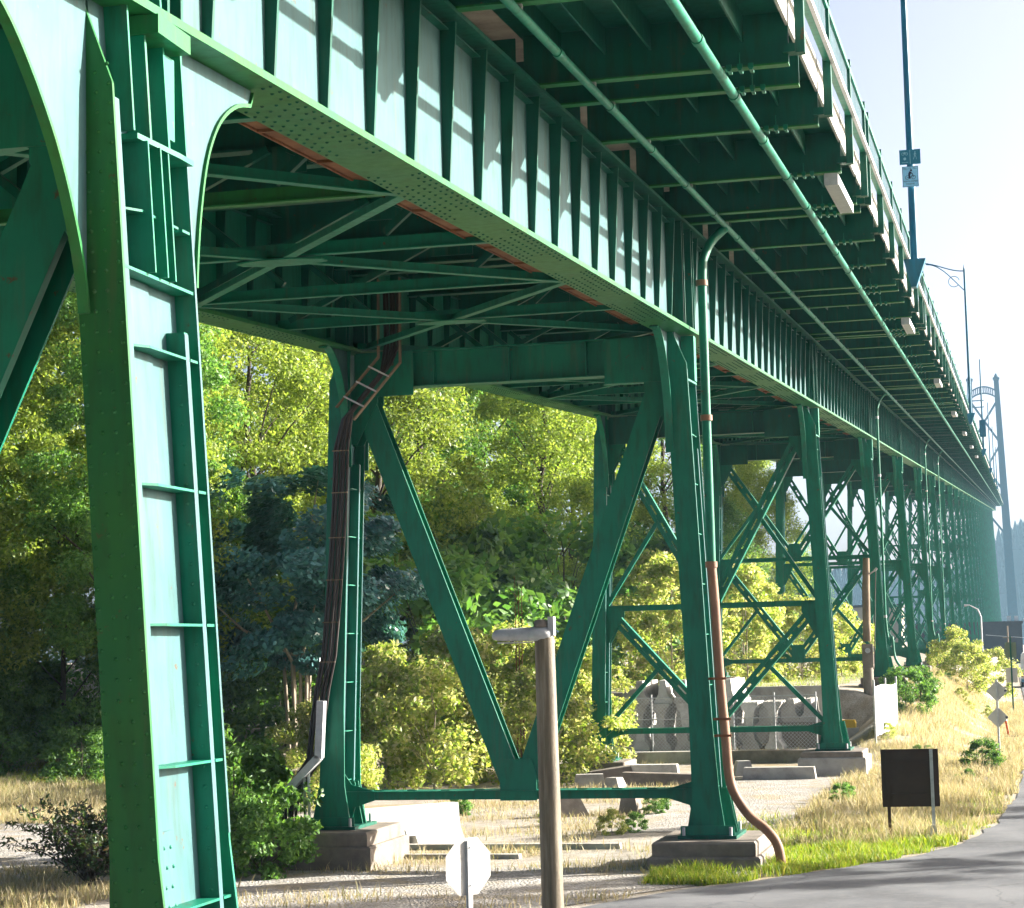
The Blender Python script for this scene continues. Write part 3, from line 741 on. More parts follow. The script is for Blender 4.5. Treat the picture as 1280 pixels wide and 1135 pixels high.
    # concrete footings
    for ci, sg in enumerate((1, -1)):
        x0 = XC+cx(sg, zf[ci]); side = 'right' if sg > 0 else 'left'
        if sg < 0 and k > 4: continue
        fl = f'{"stepped brown" if k != 2 else "blue-grey"} concrete footing under the {side} column of the {ORD[k]} bent'
        f = thing('concrete_footing', fl, 'footing', (x0, Yc, g1(x0, Yc)), 'footings of the bents')
        hh = zf[ci]-g1(x0, Yc)
        m = MB(); bl = .035
        def blk(hw, y0, y1, z0_, z1_):
            m.hexa([(-hw, y0, z0_), (hw, y0, z0_), (hw, y1, z0_), (-hw, y1, z0_)], [(-hw, y0, z1_-bl), (hw, y0, z1_-bl), (hw, y1, z1_-bl), (-hw, y1, z1_-bl)])
            m.hexa([(-hw, y0, z1_-bl), (hw, y0, z1_-bl), (hw, y1, z1_-bl), (-hw, y1, z1_-bl)], [(-hw+bl, y0+bl, z1_), (hw-bl, y0+bl, z1_), (hw-bl, y1-bl, z1_), (-hw+bl, y1-bl, z1_)])
        blk(.87, -1.15, 1.05, hh-.24 if k != 2 else hh-.16, hh); obj('cap_block', m, CONC_D, f)
        m = MB(); blk(.95, -1.22, 1.15, -.5, (hh-.243) if k != 2 else hh-.163); obj('base_block', m, CONC_D if k != 2 else CONC, f)
for k in range(0, 30): build_bent(k)

# drain pipes coming down the right columns
def drain(k, full):
    Yc = YB[k]-.55; zt = zb(YB[k])
    x = -4.98; zg = g1(-4, Yc)
    lab = {1: 'drain downpipe on the second bent, green above and brown below, curving to the ground'}.get(k, f'pale downpipe strapped to the right column of the {ORD[k]} bent')
    root = thing('downpipe', lab, 'pipe', (x, Yc, zg), 'downpipes on the bents')
    r = .080 if k == 1 else .05
    def pp(z): return (x + (.0 if z > 5.4 else .006*(5.4-z)**1.35)+(.0), Yc-.1, z-zg) if False else None
    up = [(.38, .45, zt+1.78-zg), (.30, .40, zt+1.70-zg), (.16, .25, zt+1.52-zg), (.06, .08, zt+1.26-zg), (.01, .0, zt+.95-zg), (0, 0, zt-.2-zg), (0, 0, 5.4-zg if k == 1 else zg*.0+3.0)]
    xb = XC+(XR-XL)/2 + BAT*(zt-2.2) + .42 - x
    zz = 5.4-zg if k == 1 else 3.0
    lowp = [(0, 0, zz), (.02+xb*.10, 0, zz-.7), (xb*.45, 0, zz*.62), (xb*.8, 0, 2.2), (xb, 0, 1.55), (xb+.10, -.02, 1.2), (xb+.34, -.06, .85), (xb+.62, -.1, .62), (xb+.80, -.12, .35), (xb+.86, -.12, -.1)]
    def smooth(p):
        out = []
        P = [Vector(q) for q in p]
        for i in range(len(P)-1):
            a, b_, c_, d_ = P[max(i-1, 0)], P[i], P[i+1], P[min(i+2, len(P)-1)]
            for s in range(5):
                t_ = s/5; out.append(.5*((2*b_)+(-a+c_)*t_+(2*a-5*b_+4*c_-d_)*t_*t_+(-a+3*b_-3*c_+d_)*t_**3))
        return out+[P[-1]]
    obj('upper_pipe', MB().tube(smooth(up), r, 14), GREEN, root)
    lowp[0] = (0, 0, zz-.002)
    obj('lower_pipe', MB().tube(smooth(lowp), r*1.03, 14), PIPE_B if k in (1,) else GREEN, root)
    cm = MB().tube([(0, 0, -.05), (0, 0, .05)], r*1.3, 14).mesh('collar', PIPE_B if k == 1 else GALV)
    obj('collar', cm, None, root, (0, 0, zt+.75-zg)); obj('collar', cm, None, root, (0, 0, zz)); obj('collar', cm, None, root, (0.0, 0, zt-1.6-zg))
    if k == 1:
        sm = MB().tube([(-.16, 0, 0), (.10, 0, 0)], .02, 8); sm.box(-.18, .12, -.12, -.095, -.02, .02)
        me = sm.mesh('strap', RUSTM)
        for q in (lowp[2], lowp[3], (lowp[3][0]*.97, 0, lowp[3][2]+.28)): obj('strap', me, None, root, q)
for k in (1, 3, 5, 6): drain(k, k == 1)

# cable bundle on the second bent's left column
root = thing('cable_bundle', 'bundle of black cables clipped up the left column of the second bent', 'cables', (-11.9, 35.3, .9))
path = [(-10.60, 10.6), (-10.60, 9.5), (-10.68, 9.1), (-10.99, 8.75), (-11.42, 8.27), (-11.54, 7.7), (-11.60, 6.56), (-11.72, 5.14), (-11.84, 4.01), (-11.97, 3.44), (-12.06, 2.88), (-12.14, 2.2), (-12.40, 1.85), (-12.62, 1.36), (-12.63, .4)]
for i in range(5):
    off = (i-2)*.060
    P = []
    for j, (x, z) in enumerate(path):
        dx = off*(.75 if 2 <= j <= 4 else 1); dz = off*.55 if 2 <= j <= 4 else 0
        P.append((x+dx+11.9, -.02*(i % 2)+(.0 if j > 1 else .1), z+dz-.9))
    Q = []
    for a, b in zip(P, P[1:]):
        for s_ in range(3): Q.append(tuple(a[c]+(b[c]-a[c])*s_/3 for c in range(3)))
    obj('cable', MB().tube(Q+[P[-1]], .028, 7), CABLE, root)
for x, z in ((-11.545, 7.65), (-11.57, 6.9), (-11.64, 6.1), (-11.70, 5.35), (-11.78, 4.6), (-11.86, 3.9)):
    obj('clip', MB().box(x+11.9-.15, x+11.9+.15, -.065, -.045, z-.9-.010, z-.9+.010), CONC_T, root)
root = thing('cable_ladder', 'brown slanted cable ladder beside the top of the left column', 'cable tray', (-11.0, 35.2, 8.3))
for dx in (-.20, .20):
    m = MB().bar((-.42+dx*.8, -.03, .0-dx*.6), (.42+dx, -.03, .92-dx*.3), .02, .11, (0, 1, 0)); m.bar((.42+dx, -.03, .92-dx*.3), (.42+dx, .05, 2.4), .02, .11, (0, 1, 0)); obj('side_rail', m, CONC_T, root)
for i in range(3):
    a = .2+.28*i; obj('rung', MB().bar((-.42+.84*a-.17, -.09, .92*a+.12), (-.42+.84*a+.2, -.09, .92*a-.08), .03, .02, (0, 1, 0)), GALV, root)
root = thing('cable_guard', 'pale green painted cable guard rising beside the left column', 'guard', (-12.0, 35.15, .5))
m = MB().bar((.06, 0, 2.72), (.0, 0, 1.72), .13, .16, (0, 1, 0)); m.bar((.0, 0, 1.74), (-.83, 0, .93), .13, .16, (0, 1, 0)); obj('channel', m, GALV, root)
for dx in (-.28, -.20): obj('leg', MB().box(dx-.02, dx+.02, -.02, .02, -.2, 1.46), GALV, root)

# ------------------------------------------------------------------ suspension tower far ahead
TY = 960
root = thing('suspension_tower', 'tall blue-green suspension bridge tower far down the viaduct', 'tower', (-8.6, TY, 0))
def legx(sg, z): return sg*(5.9+(121-z)*.024)
for sg in (-1, 1):
    m = MB(); a, b = legx(sg, 0), legx(sg, 121)
    m.hexa([(a-2.3, -3, 0), (a+2.3, -3, 0), (a+2.3, 3, 0), (a-2.3, 3, 0)], [(b-1.1, -1.6, 121), (b+1.1, -1.6, 121), (b+1.1, 1.6, 121), (b-1.1, 1.6, 121)])
    lg = obj('leg', m, TOWERM, root)
    m = MB().box(b-1.5, b+1.5, -2, 2, 121, 122); m.tube([(b, 0, 122), (b, 0, 124)], [1.3, .3], 8); obj('saddle_cap', m, TOWERM, lg)
m = MB()
for i in range(12):
    x0, x1 = -5+10*i/12, -5+10*(i+1)/12
    for z, k in ((118.2, .18), (115.2, .18)):
        m.bar((x0, 0, z-.075*x0*x0*.9), (x1, 0, z-.075*x1*x1*.9), 1.0, .6)
    m.bar((x0, 0, 118.2-.0675*x0*x0), (x0, 0, 115.2-.0675*x0*x0), .5, .5)
obj('portal_arch', m, TOWERM, root)
for z0, z1 in ((112, 92), (92, 70), (70, 50)):
    for sg in (-1, 1): obj('brace', MB().bar((legx(sg, z0), 0, z0), (legx(-sg, z1), 0, z1), 1.0, .9), TOWERM, root)
for z in (112, 109): obj('cross_strut', MB().bar((legx(-1, z), 0, z), (legx(0, z), 0, z), .7, .5), TOWERM, root)
for sg in (-1, 1):
    P = [(-8.6+sg*5.9, TY-600*t, 122-71*(1-(1-t)**2)) for t in np.linspace(0, 1, 14)]
    if sg < 0: tag(obj('suspension_cable', MB().tube(P, .35, 6), TOWERM), 'left suspension cable dropping from the tower behind the railing', 'cable')

# ------------------------------------------------------------------ lamp posts on the deck
def deck_pole(x, y, base, top, r0, r1, label, arm=False):
    root = thing('lamp_post', label, 'lamp post', (x, y, base), 'lamp posts along the deck edge')
    obj('pole', MB().tube([(0, 0, 0), (0, 0, (top-base)*.5), (0, 0, top-base)], [r0, (r0+r1)/2, r1], 12), BLUEG, root)
    m = MB().prism([(-.26, .05), (.26, .05), (.02, -.62), (-.10, -.62)], 'y', -.16, .16); obj('base_bracket', m, BLUEG, root)
    if arm:
        z = top-base
        a = [(-2.6*t, 0, z-.15+.62*math.sin(t*math.pi*.5)**2*1.0-.0*t) for t in np.linspace(0, 1, 12)]
        obj('arm', MB().tube(a, .035, 6), BLUEG, root)
        b = [(-2.2*t, 0, z-1.35+1.72*math.sin(t*math.pi*.5)**1.1) for t in np.linspace(0, 1, 12)]
        obj('arm_stay', MB().tube(b, .03, 6), BLUEG, root)
        c = [(-.62+.32*math.cos(t), 0, z-.75+.32*math.sin(t)) for t in np.linspace(.2, 5.6, 14)]
        obj('scroll', MB().tube(c, .022, 5), BLUEG, root)
        obj('lantern', MB().tube([(-2.6, 0, z+.45), (-2.85, 0, z+.44), (-3.1, 0, z+.38)], [.06, .11, .05], 8), GALV, root)
        m = MB().tube([(0, 0, z), (0, 0, z+.25)], [.05, .01], 8); obj('finial', m, BLUEG, root)
    return root
deck_pole(-1.90, 50, zb(50)+2.72, 22.5, .098, .060, 'tall teal lamp post carrying two signs above the railing')
deck_pole(-1.90, 125, zb(125)+2.75, 26.0, .085, .06, 'lamp post with a curled ornamental arm beyond the signed post', True)
p3 = deck_pole(-1.90, 190, zb(190)+2.75, 29.1, .10, .05, 'thin post with a boxed signal beside the far tower')
obj('signal_box', MB().box(-.28, .28, -.2, .2, 22.1-p3.location.z, 23.6-p3.location.z), BLUEG, p3)
deck_pole(-1.90, 262, zb(262)+2.75, 33.2, .09, .05, 'slender lamp post just past the boxed signal post')
deck_pole(-1.90, 335, zb(335)+2.75, 37.5, .10, .06, 'faint lamp post second last before the tower')
deck_pole(-1.90, 410, zb(410)+2.75, 41.0, .11, .07, 'faint farthest lamp post near the tower leg')

def text(body, size, m, parent, loc, name='lettering'):
    cu = bpy.data.curves.new(name, 'FONT'); cu.body = body; cu.size = size; cu.align_x = 'CENTER'; cu.align_y = 'CENTER'; cu.extrude = .001
    o = bpy.data.objects.new(name, cu); COL.objects.link(o); cu.materials.append(m)
    dg = bpy.context.evaluated_depsgraph_get(); me = bpy.data.meshes.new_from_object(o.evaluated_get(dg)); bpy.data.objects.remove(o)
    o = obj(name, me, None, parent, loc); o.rotation_euler = (R(90), 0, 0); return stuff(o)
def walker(mb, x, z, s, y):
    mb.tube([(x, y, z+.40*s), (x, y+.004, z+.40*s)], .055*s, 8)
    for a, b, w in (((0, .33), (-.02, .12), .09), ((-.02, .12), (-.10, -.10), .045), ((-.10, -.10), (-.16, -.30), .04), ((-.02, .12), (.08, -.08), .045), ((.08, -.08), (.12, -.30), .04),
                    ((0, .30), (.11, .15), .035), ((0, .30), (-.12, .17), .035)):
        mb.bar((x+a[0]*s, y, z+a[1]*s), (x+b[0]*s, y, z+b[1]*s), w*s, .004, (0, 1, 0))
yf = 49.86
root = thing('direction_sign', 'teal sign with cycle and walker symbols on the tall post', 'sign', (-1.90, yf, 15.55))
obj('plate', MB().box(-.25, .245, 0, .012, -.17, .19), TEALSIGN, root)
obj('divider', MB().box(-.006, .006, -.003, 0, -.16, .18), INKL, root)
m = MB(); walker(m, .12, .02, .26, -.004); obj('walker_symbol', m, INKL, root)
m = MB()
for cx_ in (-.165, -.085):
    m.tube([(cx_+.032*math.cos(t), -.004, .09+.032*math.sin(t)) for t in np.linspace(0, 6.283, 12)], .005, 4)
m.bar((-.165, -.004, .09), (-.12, -.004, .135), .01, .004, (0, 1, 0)); m.bar((-.12, -.004, .135), (-.085, -.004, .09), .01, .004, (0, 1, 0)); m.bar((-.13, -.004, .09), (-.12, -.004, .135), .01, .004, (0, 1, 0))
obj('cycle_symbol', m, INKL, root)
m = MB().prism([(-.125+.035*math.cos(t), -.03+.035*math.sin(t)) for t in np.linspace(0, 6.283, 9)[:-1]], 'y', -.004, -.001); m.box(-.20, -.05, -.004, -.001, -.125, -.112); obj('emblem', m, INKL, root)
root = thing('notice_sign', 'pale blue cyclist notice with dark lettering, lower sign on the tall post', 'sign', (-1.91, yf-.01, 15.08))
obj('plate', MB().box(-.19, .19, 0, .012, -.25, .25), BLUEWH, root)
m = MB()
for a in ((-.185, .185, .236, .245), (-.185, .185, -.245, -.236)): m.box(a[0], a[1], -.003, 0, a[2], a[3])
for a in (-.185, .176): m.box(a, a+.009, -.003, 0, -.235, .235)
obj('border', m, INK, root)
text('BELL OR YELL', .052, INK, root, (0, -.003, .195)); text('WARN WHEN', .052, INK, root, (0, -.003, -.115)); text('PASSING', .052, INK, root, (0, -.003, -.18))
m = MB()
for cx_ in (-.075, .075): m.tube([(cx_+.045*math.cos(t), -.004, -.02+.045*math.sin(t)) for t in np.linspace(0, 6.283, 14)], .005, 4)
m.bar((-.075, -.004, -.02), (0, -.004, -.02), .01, .004, (0, 1, 0)); m.bar((0, -.004, -.02), (.06, -.004, .05), .01, .004, (0, 1, 0)); m.bar((.075, -.004, -.02), (.055, -.004, .065), .01, .004, (0, 1, 0))
m.bar((-.03, -.004, .04), (.0, -.004, .12), .055, .004, (0, 1, 0)); m.bar((-.03, -.004, .045), (-.015, -.004, -.05), .045, .004, (0, 1, 0)); m.bar((0, -.004, .11), (.05, -.004, .06), .02, .004, (0, 1, 0))
m.tube([(.02, -.004, .15), (.02, -.001, .15)], .027, 10)
obj('cyclist_symbol', m, INK, root)

# ------------------------------------------------------------------ roadside furniture
# wooden lamp post in the foreground
gz = g1(-5.4, 24)
root = thing('lamp_post', 'stout weathered brown lamp post with a short lamp head in the foreground', 'lamp post', (-5.38, 24, gz))
h = 4.16-gz
obj('pole', MB().tube([(.02, 0, -.3), (.012, 0, h*.5), (0, 0, h)], [.134, .126, .117], 24), WOOD, root)
m = MB()
sec = []
for i, (x, ry, rz_) in enumerate([(-.625, .05, .035), (-.60, .11, .065), (-.52, .135, .082), (-.10, .14, .098), (.02, .135, .098), (.08, .10, .07), (.10, .04, .03)]):
    sec.append([(x, ry*math.cos(t), h+.03+rz_*max(-.75, math.sin(t))) for t in np.linspace(0, 2*math.pi, 17)[:-1]])
vs = [p for r_ in sec for p in r_]; fs = [(i*16+k, i*16+(k+1) % 16, (i+1)*16+(k+1) % 16, (i+1)*16+k) for i in range(6) for k in range(16)]
fs += [tuple(range(16))[::-1], tuple(range(96, 112))]
m.add(vs, fs, True); lum = obj('luminaire', m, GALV, root)
obj('lens', MB().box(-.55, -.15, -.09, .09, h-.062, h-.046), CONC_W, lum)
obj('seam_band', MB().tube([(-.40, 0, h+.028), (-.385, 0, h+.028)], .10, 16), CONC_D, lum)
m = MB().tube([(-.03, 0, h+.12), (-.03, 0, h+.20), (-.03, 0, h+.21)], [.085, .085, .05], 14); obj('photocell', m, CONC_D, lum)
m = MB().box(.055, .125, -.06, .06, h+.02, h+.24); obj('pole_bracket', m, GALV, lum)

# stop sign seen from behind
gz = g1(-6.37, 23.9)
root = thing('octagonal_sign', 'octagonal road sign seen from behind, low in the foreground', 'road sign', (-6.37, 24, gz), rz=R(53))
oc = [(.36*math.cos(R(22.5+45*i)), 1.5-gz+.36*math.sin(R(22.5+45*i))) for i in range(8)]
obj('sign_plate', MB().prism(oc, 'y', 0, .004), CONC_W, root)
m = MB().box(-.032, .032, -.034, -.002, -.3, 1.80-gz); m.box(-.045, .045, -.012, -.002, -.3, 1.80-gz)
obj('post', m, GALV, root)
for z in (1.28, 1.72): obj('bolt', MB().dome((0, -.034, z-gz), (0, -1, 0), .012, .012), GALV, root)

# brown board seen from behind
gz = g1(-2.0, 40)
root = thing('brown_board', 'dark brown square sign board seen from behind on two posts', 'sign board', (-2.02, 40, gz), rz=R(4))
obj('panel', MB().box(-.53, .53, 0, .03, .93-gz, 2.0-gz), BROWN, root)
for x in (-.41, .40): obj('post', MB().box(x-.03, x+.03, -.05, -.002, -.4, 1.985-gz), BROWN if x < 0 else GALV, root)
for z in (1.15, 1.75): obj('batten', MB().box(-.36, .35, -.02, -.001, z-gz-.03, z-gz+.03), BROWN, root)
m = MB().hexa([(-.09, -.09, 0), (.09, -.09, 0), (.09, .09, 0), (-.09, .09, 0)], [(-.05, -.05, .30), (.05, -.05, .30), (.05, .05, .26), (-.05, .05, .28)])
tag(obj('concrete_block', m, CONC_W, None, (-1.62, 39.86, gz)), 'small pale block at the foot of the brown board', 'block')

# pair of diamond signs on one post
gz = g1(-.63, 69)
root = thing('diamond_sign_post', 'two grey diamond signs seen from behind on one post', 'road sign', (-.63, 69, gz), rz=R(-12))
for zc in (2.36, 1.52):
    a = .345; d = obj('diamond_plate', MB().prism([(-a, zc-gz), (0, zc-gz-a), (a, zc-gz), (0, zc-gz+a)], 'y', 0, .004), SIGNBACK, root)
    obj('bolt_tab', MB().box(.24, .31, -.01, -.001, zc-gz-.02, zc-gz+.03), INK, d)
m = MB().box(-.03, .03, -.035, -.002, -.3, 2.74-gz); obj('post', m, GALV, root)
# road signs farther along
gz = g1(-.22, 110)
root = thing('rear_facing_signs', 'grey and olive sign backs on a green post by the far road', 'road sign', (-.22, 110, gz))
obj('upper_plate', MB().box(-.28, .28, 0, .01, 3.07-gz, 3.85-gz), GREENSIGN, root); obj('lower_plate', MB().box(-.29, .29, 0, .01, 1.8-gz, 2.55-gz), SIGNBACK, root)
obj('post', MB().box(-.04, .04, -.05, -.002, -.2, 4.17-gz), GREEN_D, root)
root = thing('delineator', 'leaning orange delineator post beside the diamond signs', 'marker post', (-.36, 82, g1(-.36, 82)))
m = MB().tube([(0, 0, -.05), (-.14, 0, .85)], .05, 8); obj('post', m, ORANGE, root); obj('band', MB().tube([(-.105, 0, .62), (-.128, 0, .76)], .053, 8), WHITEP, root)
obj('foot', MB().box(-.2, .35, -.2, .2, -.02, .05), TYRE, root)

# utility pole beside the third bent
gz = g1(-5.5, 82)
root = thing('utility_pole', 'pale timber utility pole standing in front of the fourth bent', 'utility pole', (-5.46, 81, gz))
obj('pole', MB().tube([(-.04, 0, 2.0), (0.0, 0, 4.0), (.06, 0, 7.25-gz)], [.155, .15, .125], 14), CONC_T, root)
obj('sleeve', MB().tube([(-.04, 0, -.2), (-.04, 0, 3.2-gz)], .20, 12), CONC_D, root)
obj('meter_box', MB().box(-.22, .20, -.36, -.19, 1.0, 1.9), CONC_D, root); obj('meter', MB().tube([(0, -.36, 1.65), (0, -.42, 1.65)], .10, 12), GALV, root)
m = MB().tube([(.1, 0, 6.6-gz), (.35, 0, 6.75-gz)], .03, 6); m.tube([(.35, 0, 6.75-gz), (.45, 0, 6.85-gz)], [.05, .05], 6); obj('insulator_bracket', m, GALV, root)
obj('cable', MB().tube([(.40, 0, 6.75-gz), (.33, 0, 5.6-gz), (.30, 0, 4.8-gz), (.18, 0, 3.0-gz)], .018, 5), CABLE, root)

# white sheet on fence posts
gz = g1(-4.3, 70)
root = thing('white_screen', 'white sheet screen on fence posts beside the third bent', 'screen', (-4.42, 68, gz))
me = MB(); n = 10
P = [(.36*i/n, 6.0*i/n, .03*math.sin(i*1.1)) for i in range(n+1)]
for (a, b) in zip(P, P[1:]):
    me.hexa([(a[0]+a[2], a[1], .16), (b[0]+b[2], b[1], .16+.02), (b[0]+b[2]-.02, b[1]+.01, .16+.02), (a[0]+a[2]-.02, a[1]+.01, .16)], [(a[0]+a[2], a[1], 1.72-gz*.0+.04*math.sin(a[1])), (b[0]+b[2], b[1], 1.72+.04*math.sin(b[1])), (b[0]+b[2]-.02, b[1]+.01, 1.72+.04*math.sin(b[1])), (a[0]+a[2]-.02, a[1]+.01, 1.72+.04*math.sin(a[1]))])
obj('sheet', me, WHITEP, root)
for y in (-.05, 3.0, 6.05): obj('post', MB().tube([(-.04+.06*y, y, -.3), (-.04+.06*y, y, 1.95)], .035, 8), GALV, root)

# chain-link fence round the yard
root = thing('chain_link_fence', 'chain-link fence with galvanised posts in front of the barrier stack', 'fence', (-14.0, 73, GZ))
W_, H_ = 7.2, 1.95
for i in range(6): obj('post', MB().tube([(W_*i/5, 0, -.3), (W_*i/5, 0, H_+.12)], .032, 8), GALV, root)
for z in (H_, 1.2): obj('rail', MB().tube([(0, 0, z), (W_, 0, z)], .022, 6), GALV, root)
m = MB(); stp = .13
x = -H_
while x < W_:
    for a, b in (((x, .03, 0), (x+H_, .03, H_)), ((x+H_, .035, 0), (x, .035, H_))):
        (xa, _, za), (xb, _, zb_) = a, b
        def clip(xa, za, xb, zb2):
            ts = [0, 1]
            if xa != xb:
                for lim in (0, W_):
                    tt = (lim-xa)/(xb-xa)
                    if 0 < tt < 1: ts.append(tt)
            ts.sort(); return [(u, v) for u, v in zip(ts, ts[1:]) if 0 <= xa+(xb-xa)*(u+v)/2 <= W_]
        for u, v in clip(xa, za, xb, zb_):
            m.bar((xa+(xb-xa)*u, a[1], za+(zb_-za)*u), (xa+(xb-xa)*v, a[1], za+(zb_-za)*v), .011, .008, (0, 1, 0))
    x += stp
stuff(obj('wire_mesh', m, GALV, root))

# stacked concrete traffic barriers behind the fence
def barrier_mesh(L=2.6):
    pr = [(-.32, 0), (.32, 0), (.32, .09), (.16, .34), (.11, .84), (-.11, .84), (-.16, .34), (-.32, .09)]
    m = MB().prism(pr, 'y', 0, L); return m
bme = barrier_mesh().mesh('traffic_barrier', CONC); bme2 = barrier_mesh().mesh('traffic_barrier', CONC_W)
rnd = random.Random(11)
rows = ['bottom', 'middle', 'top']
for r_ in range(3):
    for i in range(7):
        if r_ == 2 and i in (3, 5, 6): continue
        x = -13.35+i*.80+rnd.uniform(-.05, .05); y = 75.0+rnd.uniform(-.25, .25)+.1*r_
        o = obj('traffic_barrier', bme if (i+r_) % 3 else bme2, None, None, (x, y, GZ+.845*r_), R(rnd.uniform(-5, 5)))
        if r_ == 1: o.rotation_euler = (0, R(180), R(rnd.uniform(-3, 3))); o.location.z = GZ+.845*2-.003
        tag(o, f'concrete traffic barrier, {ORD[i]} from the left in the {rows[r_]} row of the stack', 'barrier', 'stacked traffic barriers')
for i in range(3):
    tag(obj('traffic_barrier', bme2 if i == 2 else bme, None, None, (-8.0+i*.62, 76.2, GZ+.9), R(-4+4*i)), f'concrete traffic barrier, {ORD[i]} from the left on the slab right of the stack', 'barrier', 'stacked traffic barriers')
tag(obj('concrete_slab', MB().box(-1.1, 1.1, -.3, 2.6, 0, .89), CONC_D, None, (-7.4, 76.3, GZ)), 'dark concrete slab carrying three barriers', 'slab')
m = MB().box(-5.6, 2.6, 0, .28, -.3, 2.06); m.box(-5.65, 2.65, -.03, .31, 2.06, 2.14)
tag(obj('retaining_wall', m, CONC, None, (-9.2, 79.7, GZ)), 'low concrete retaining wall behind the barrier stack', 'wall')

# loose concrete beams and blocks in the yard
def block(x, y, lx, ly, h, rz, m, label, cat='concrete block', tilt=0.0, taper=.06):
    a, b = lx/2, ly/2
    mm = MB().hexa([(-a, -b, -.08), (a, -b, -.08), (a, b, -.08), (-a, b, -.08)], [(-a+taper, -b+taper*.6, h), (a-taper, -b+taper*.6, h), (a-taper, b-taper*.6, h), (-a+taper, b-taper*.6, h)])
    o = obj('concrete_block', mm, m, None, (x, y, g1(x, y)), R(rz)); o.rotation_euler = (0, R(tilt), R(rz))
    return tag(o, label, cat, 'loose concrete pieces')
block(-6.50, 58.3, 2.05, .45, .34, 1, CONC, 'short grey kerb block lying left of the third bent footing')
block(-7.9, 66.5, 3.9, .5, .40, -1, CONC_D, 'long dark concrete beam in front of the fence')
block(-11.9, 66.8, 3.6, .55, .38, 2, CONC, 'long pale-topped beam left of the dark one')
block(-9.2, 56.6, 2.9, .55, .30, -2, CONC_D, 'slab lying flat behind the strut of the second bent', tilt=2)
block(-10.6, 60.5, 1.9, .5, .33, 3, CONC_W, 'low pale block behind the flat slab')
block(-11.25, 58.2, 1.3, .7, .36, 20, CONC_D, 'tipped dark block at the edge of the bushes', tilt=-6)
block(-11.4, 56.0, .9, .5, .34, 12, CONC, 'low pale concrete stub by the bushes', taper=.08)
block(-10.6, 55.4, .6, .5, .28, -20, CONC, 'small broken concrete lump beside the stub', taper=.14)
block(-7.75, 60.2, .6, .5, .42, 20, CONC, 'small grey lump behind the downpipe', taper=.12)
block(-9.9, 46.2, .9, .7, .45, 25, CONC_D, 'rounded rock under the strut of the second bent', taper=.25)
block(-8.6, 46.8, .5, .4, .5, -10, CONC_D, 'small stump-like rock right of the rounded rock', taper=.1)
block(-10.4, 38.6, 6.2, .22, .10, 1.2, CONC, 'long low kerb crossing behind the foreground lamp post', 'kerb', taper=.02)
block(-10.9, 36.9, 4.2, .22, .08, -.8, CONC, 'second low kerb nearer the octagonal sign', 'kerb', taper=.02)
tag(obj('cable_drum_box', MB().box(-.28, .28, -.2, .2, 0, .2).box(-.25, .25, -.18, .18, .2, .28), YELLOW, None, (-5.95, 76, g1(-5.95, 76)+.42)), 'small yellow box behind the third bent', 'box')
block(-5.95, 76, .8, .6, .42, 5, CONC, 'grey block under the yellow box', taper=.03)
# white barrier by the left footing, with drain arches
m = MB(); L = 2.3; pr = [(.30, 0), (.30, .08), (.16, .32), (.11, .78), (-.11, .78), (-.16, .32), (-.30, .08), (-.30, 0)]
def seg(x0, x1, cut):
    p = pr if not cut else [(.24, .22), (.16, .34), (.11, .78), (-.11, .78), (-.16, .34), (-.24, .22)]
    m.prism([(y, z) for y, z in p][::-1], 'x', x0, x1)
for x0, x1, c_ in ((0, .42, 0), (.42, .62, 1), (.62, 1.0, 0), (1.0, 1.2, 1), (1.2, L, 0)): seg(x0, x1, c_)
o = obj('traffic_barrier', m, CONC_W, None, (-12.35, 38.3, GZ), R(50)); tag(o, 'white traffic barrier with drain notches beside the left footing of the second bent', 'barrier')

# ------------------------------------------------------------------ far buildings and vehicle
root = thing('warehouse', 'dark grey flat-roofed warehouse behind the far end of the road', 'building', (0, 330, g1(0, 330)))
obj('wall', MB().box(-16, 1.2, 0, 14, 0, 6.2), BLDG, root); rf = obj('roof', MB().box(-16.2, 1.4, -.2, 14.2, 6.2, 6.5), BLDG, root)
for x in (-.7, .4): obj('vent', MB().box(x-.3, x+.3, 2, 2.8, 6.5, 7.3), WHITEP, rf)
w_ = obj('window', MB().box(-.9, -.1, -.06, .02, 1.2, 2.0), WHITEP, root); obj('pane', MB().box(-.82, -.18, -.08, -.061, 1.28, 1.92), BLUEDOOR, w_)
root = thing('blue_shed', 'blue panelled shed at the right edge behind the road', 'building', (4.4, 331, g1(4, 331)))
obj('wall', MB().box(-2.7, 3, 0, 9, 0, 6.6), BLUEDOOR, root); obj('roof', MB().box(-2.9, 3.2, -.2, 9.2, 6.6, 6.9), WHITEP, root); obj('door', MB().box(-2.3, -.4, -.06, -.01, 0, 4.8), GALV, root)
root = thing('pale_warehouse', 'cream warehouse glimpsed between the far bents', 'building', (-24, 345, g1(-24, 345)))
obj('wall', MB().box(-16, 6, 0, 14, 0, 7.5), BLDG_P, root); obj('roof', MB().box(-16.3, 6.3, -.3, 14.3, 7.5, 7.9), BLDG, root)
for i in range(4): obj('door', MB().box(-13+i*4.8, -10.5+i*4.8, -.06, -.01, 0, 4), BLDG, root)

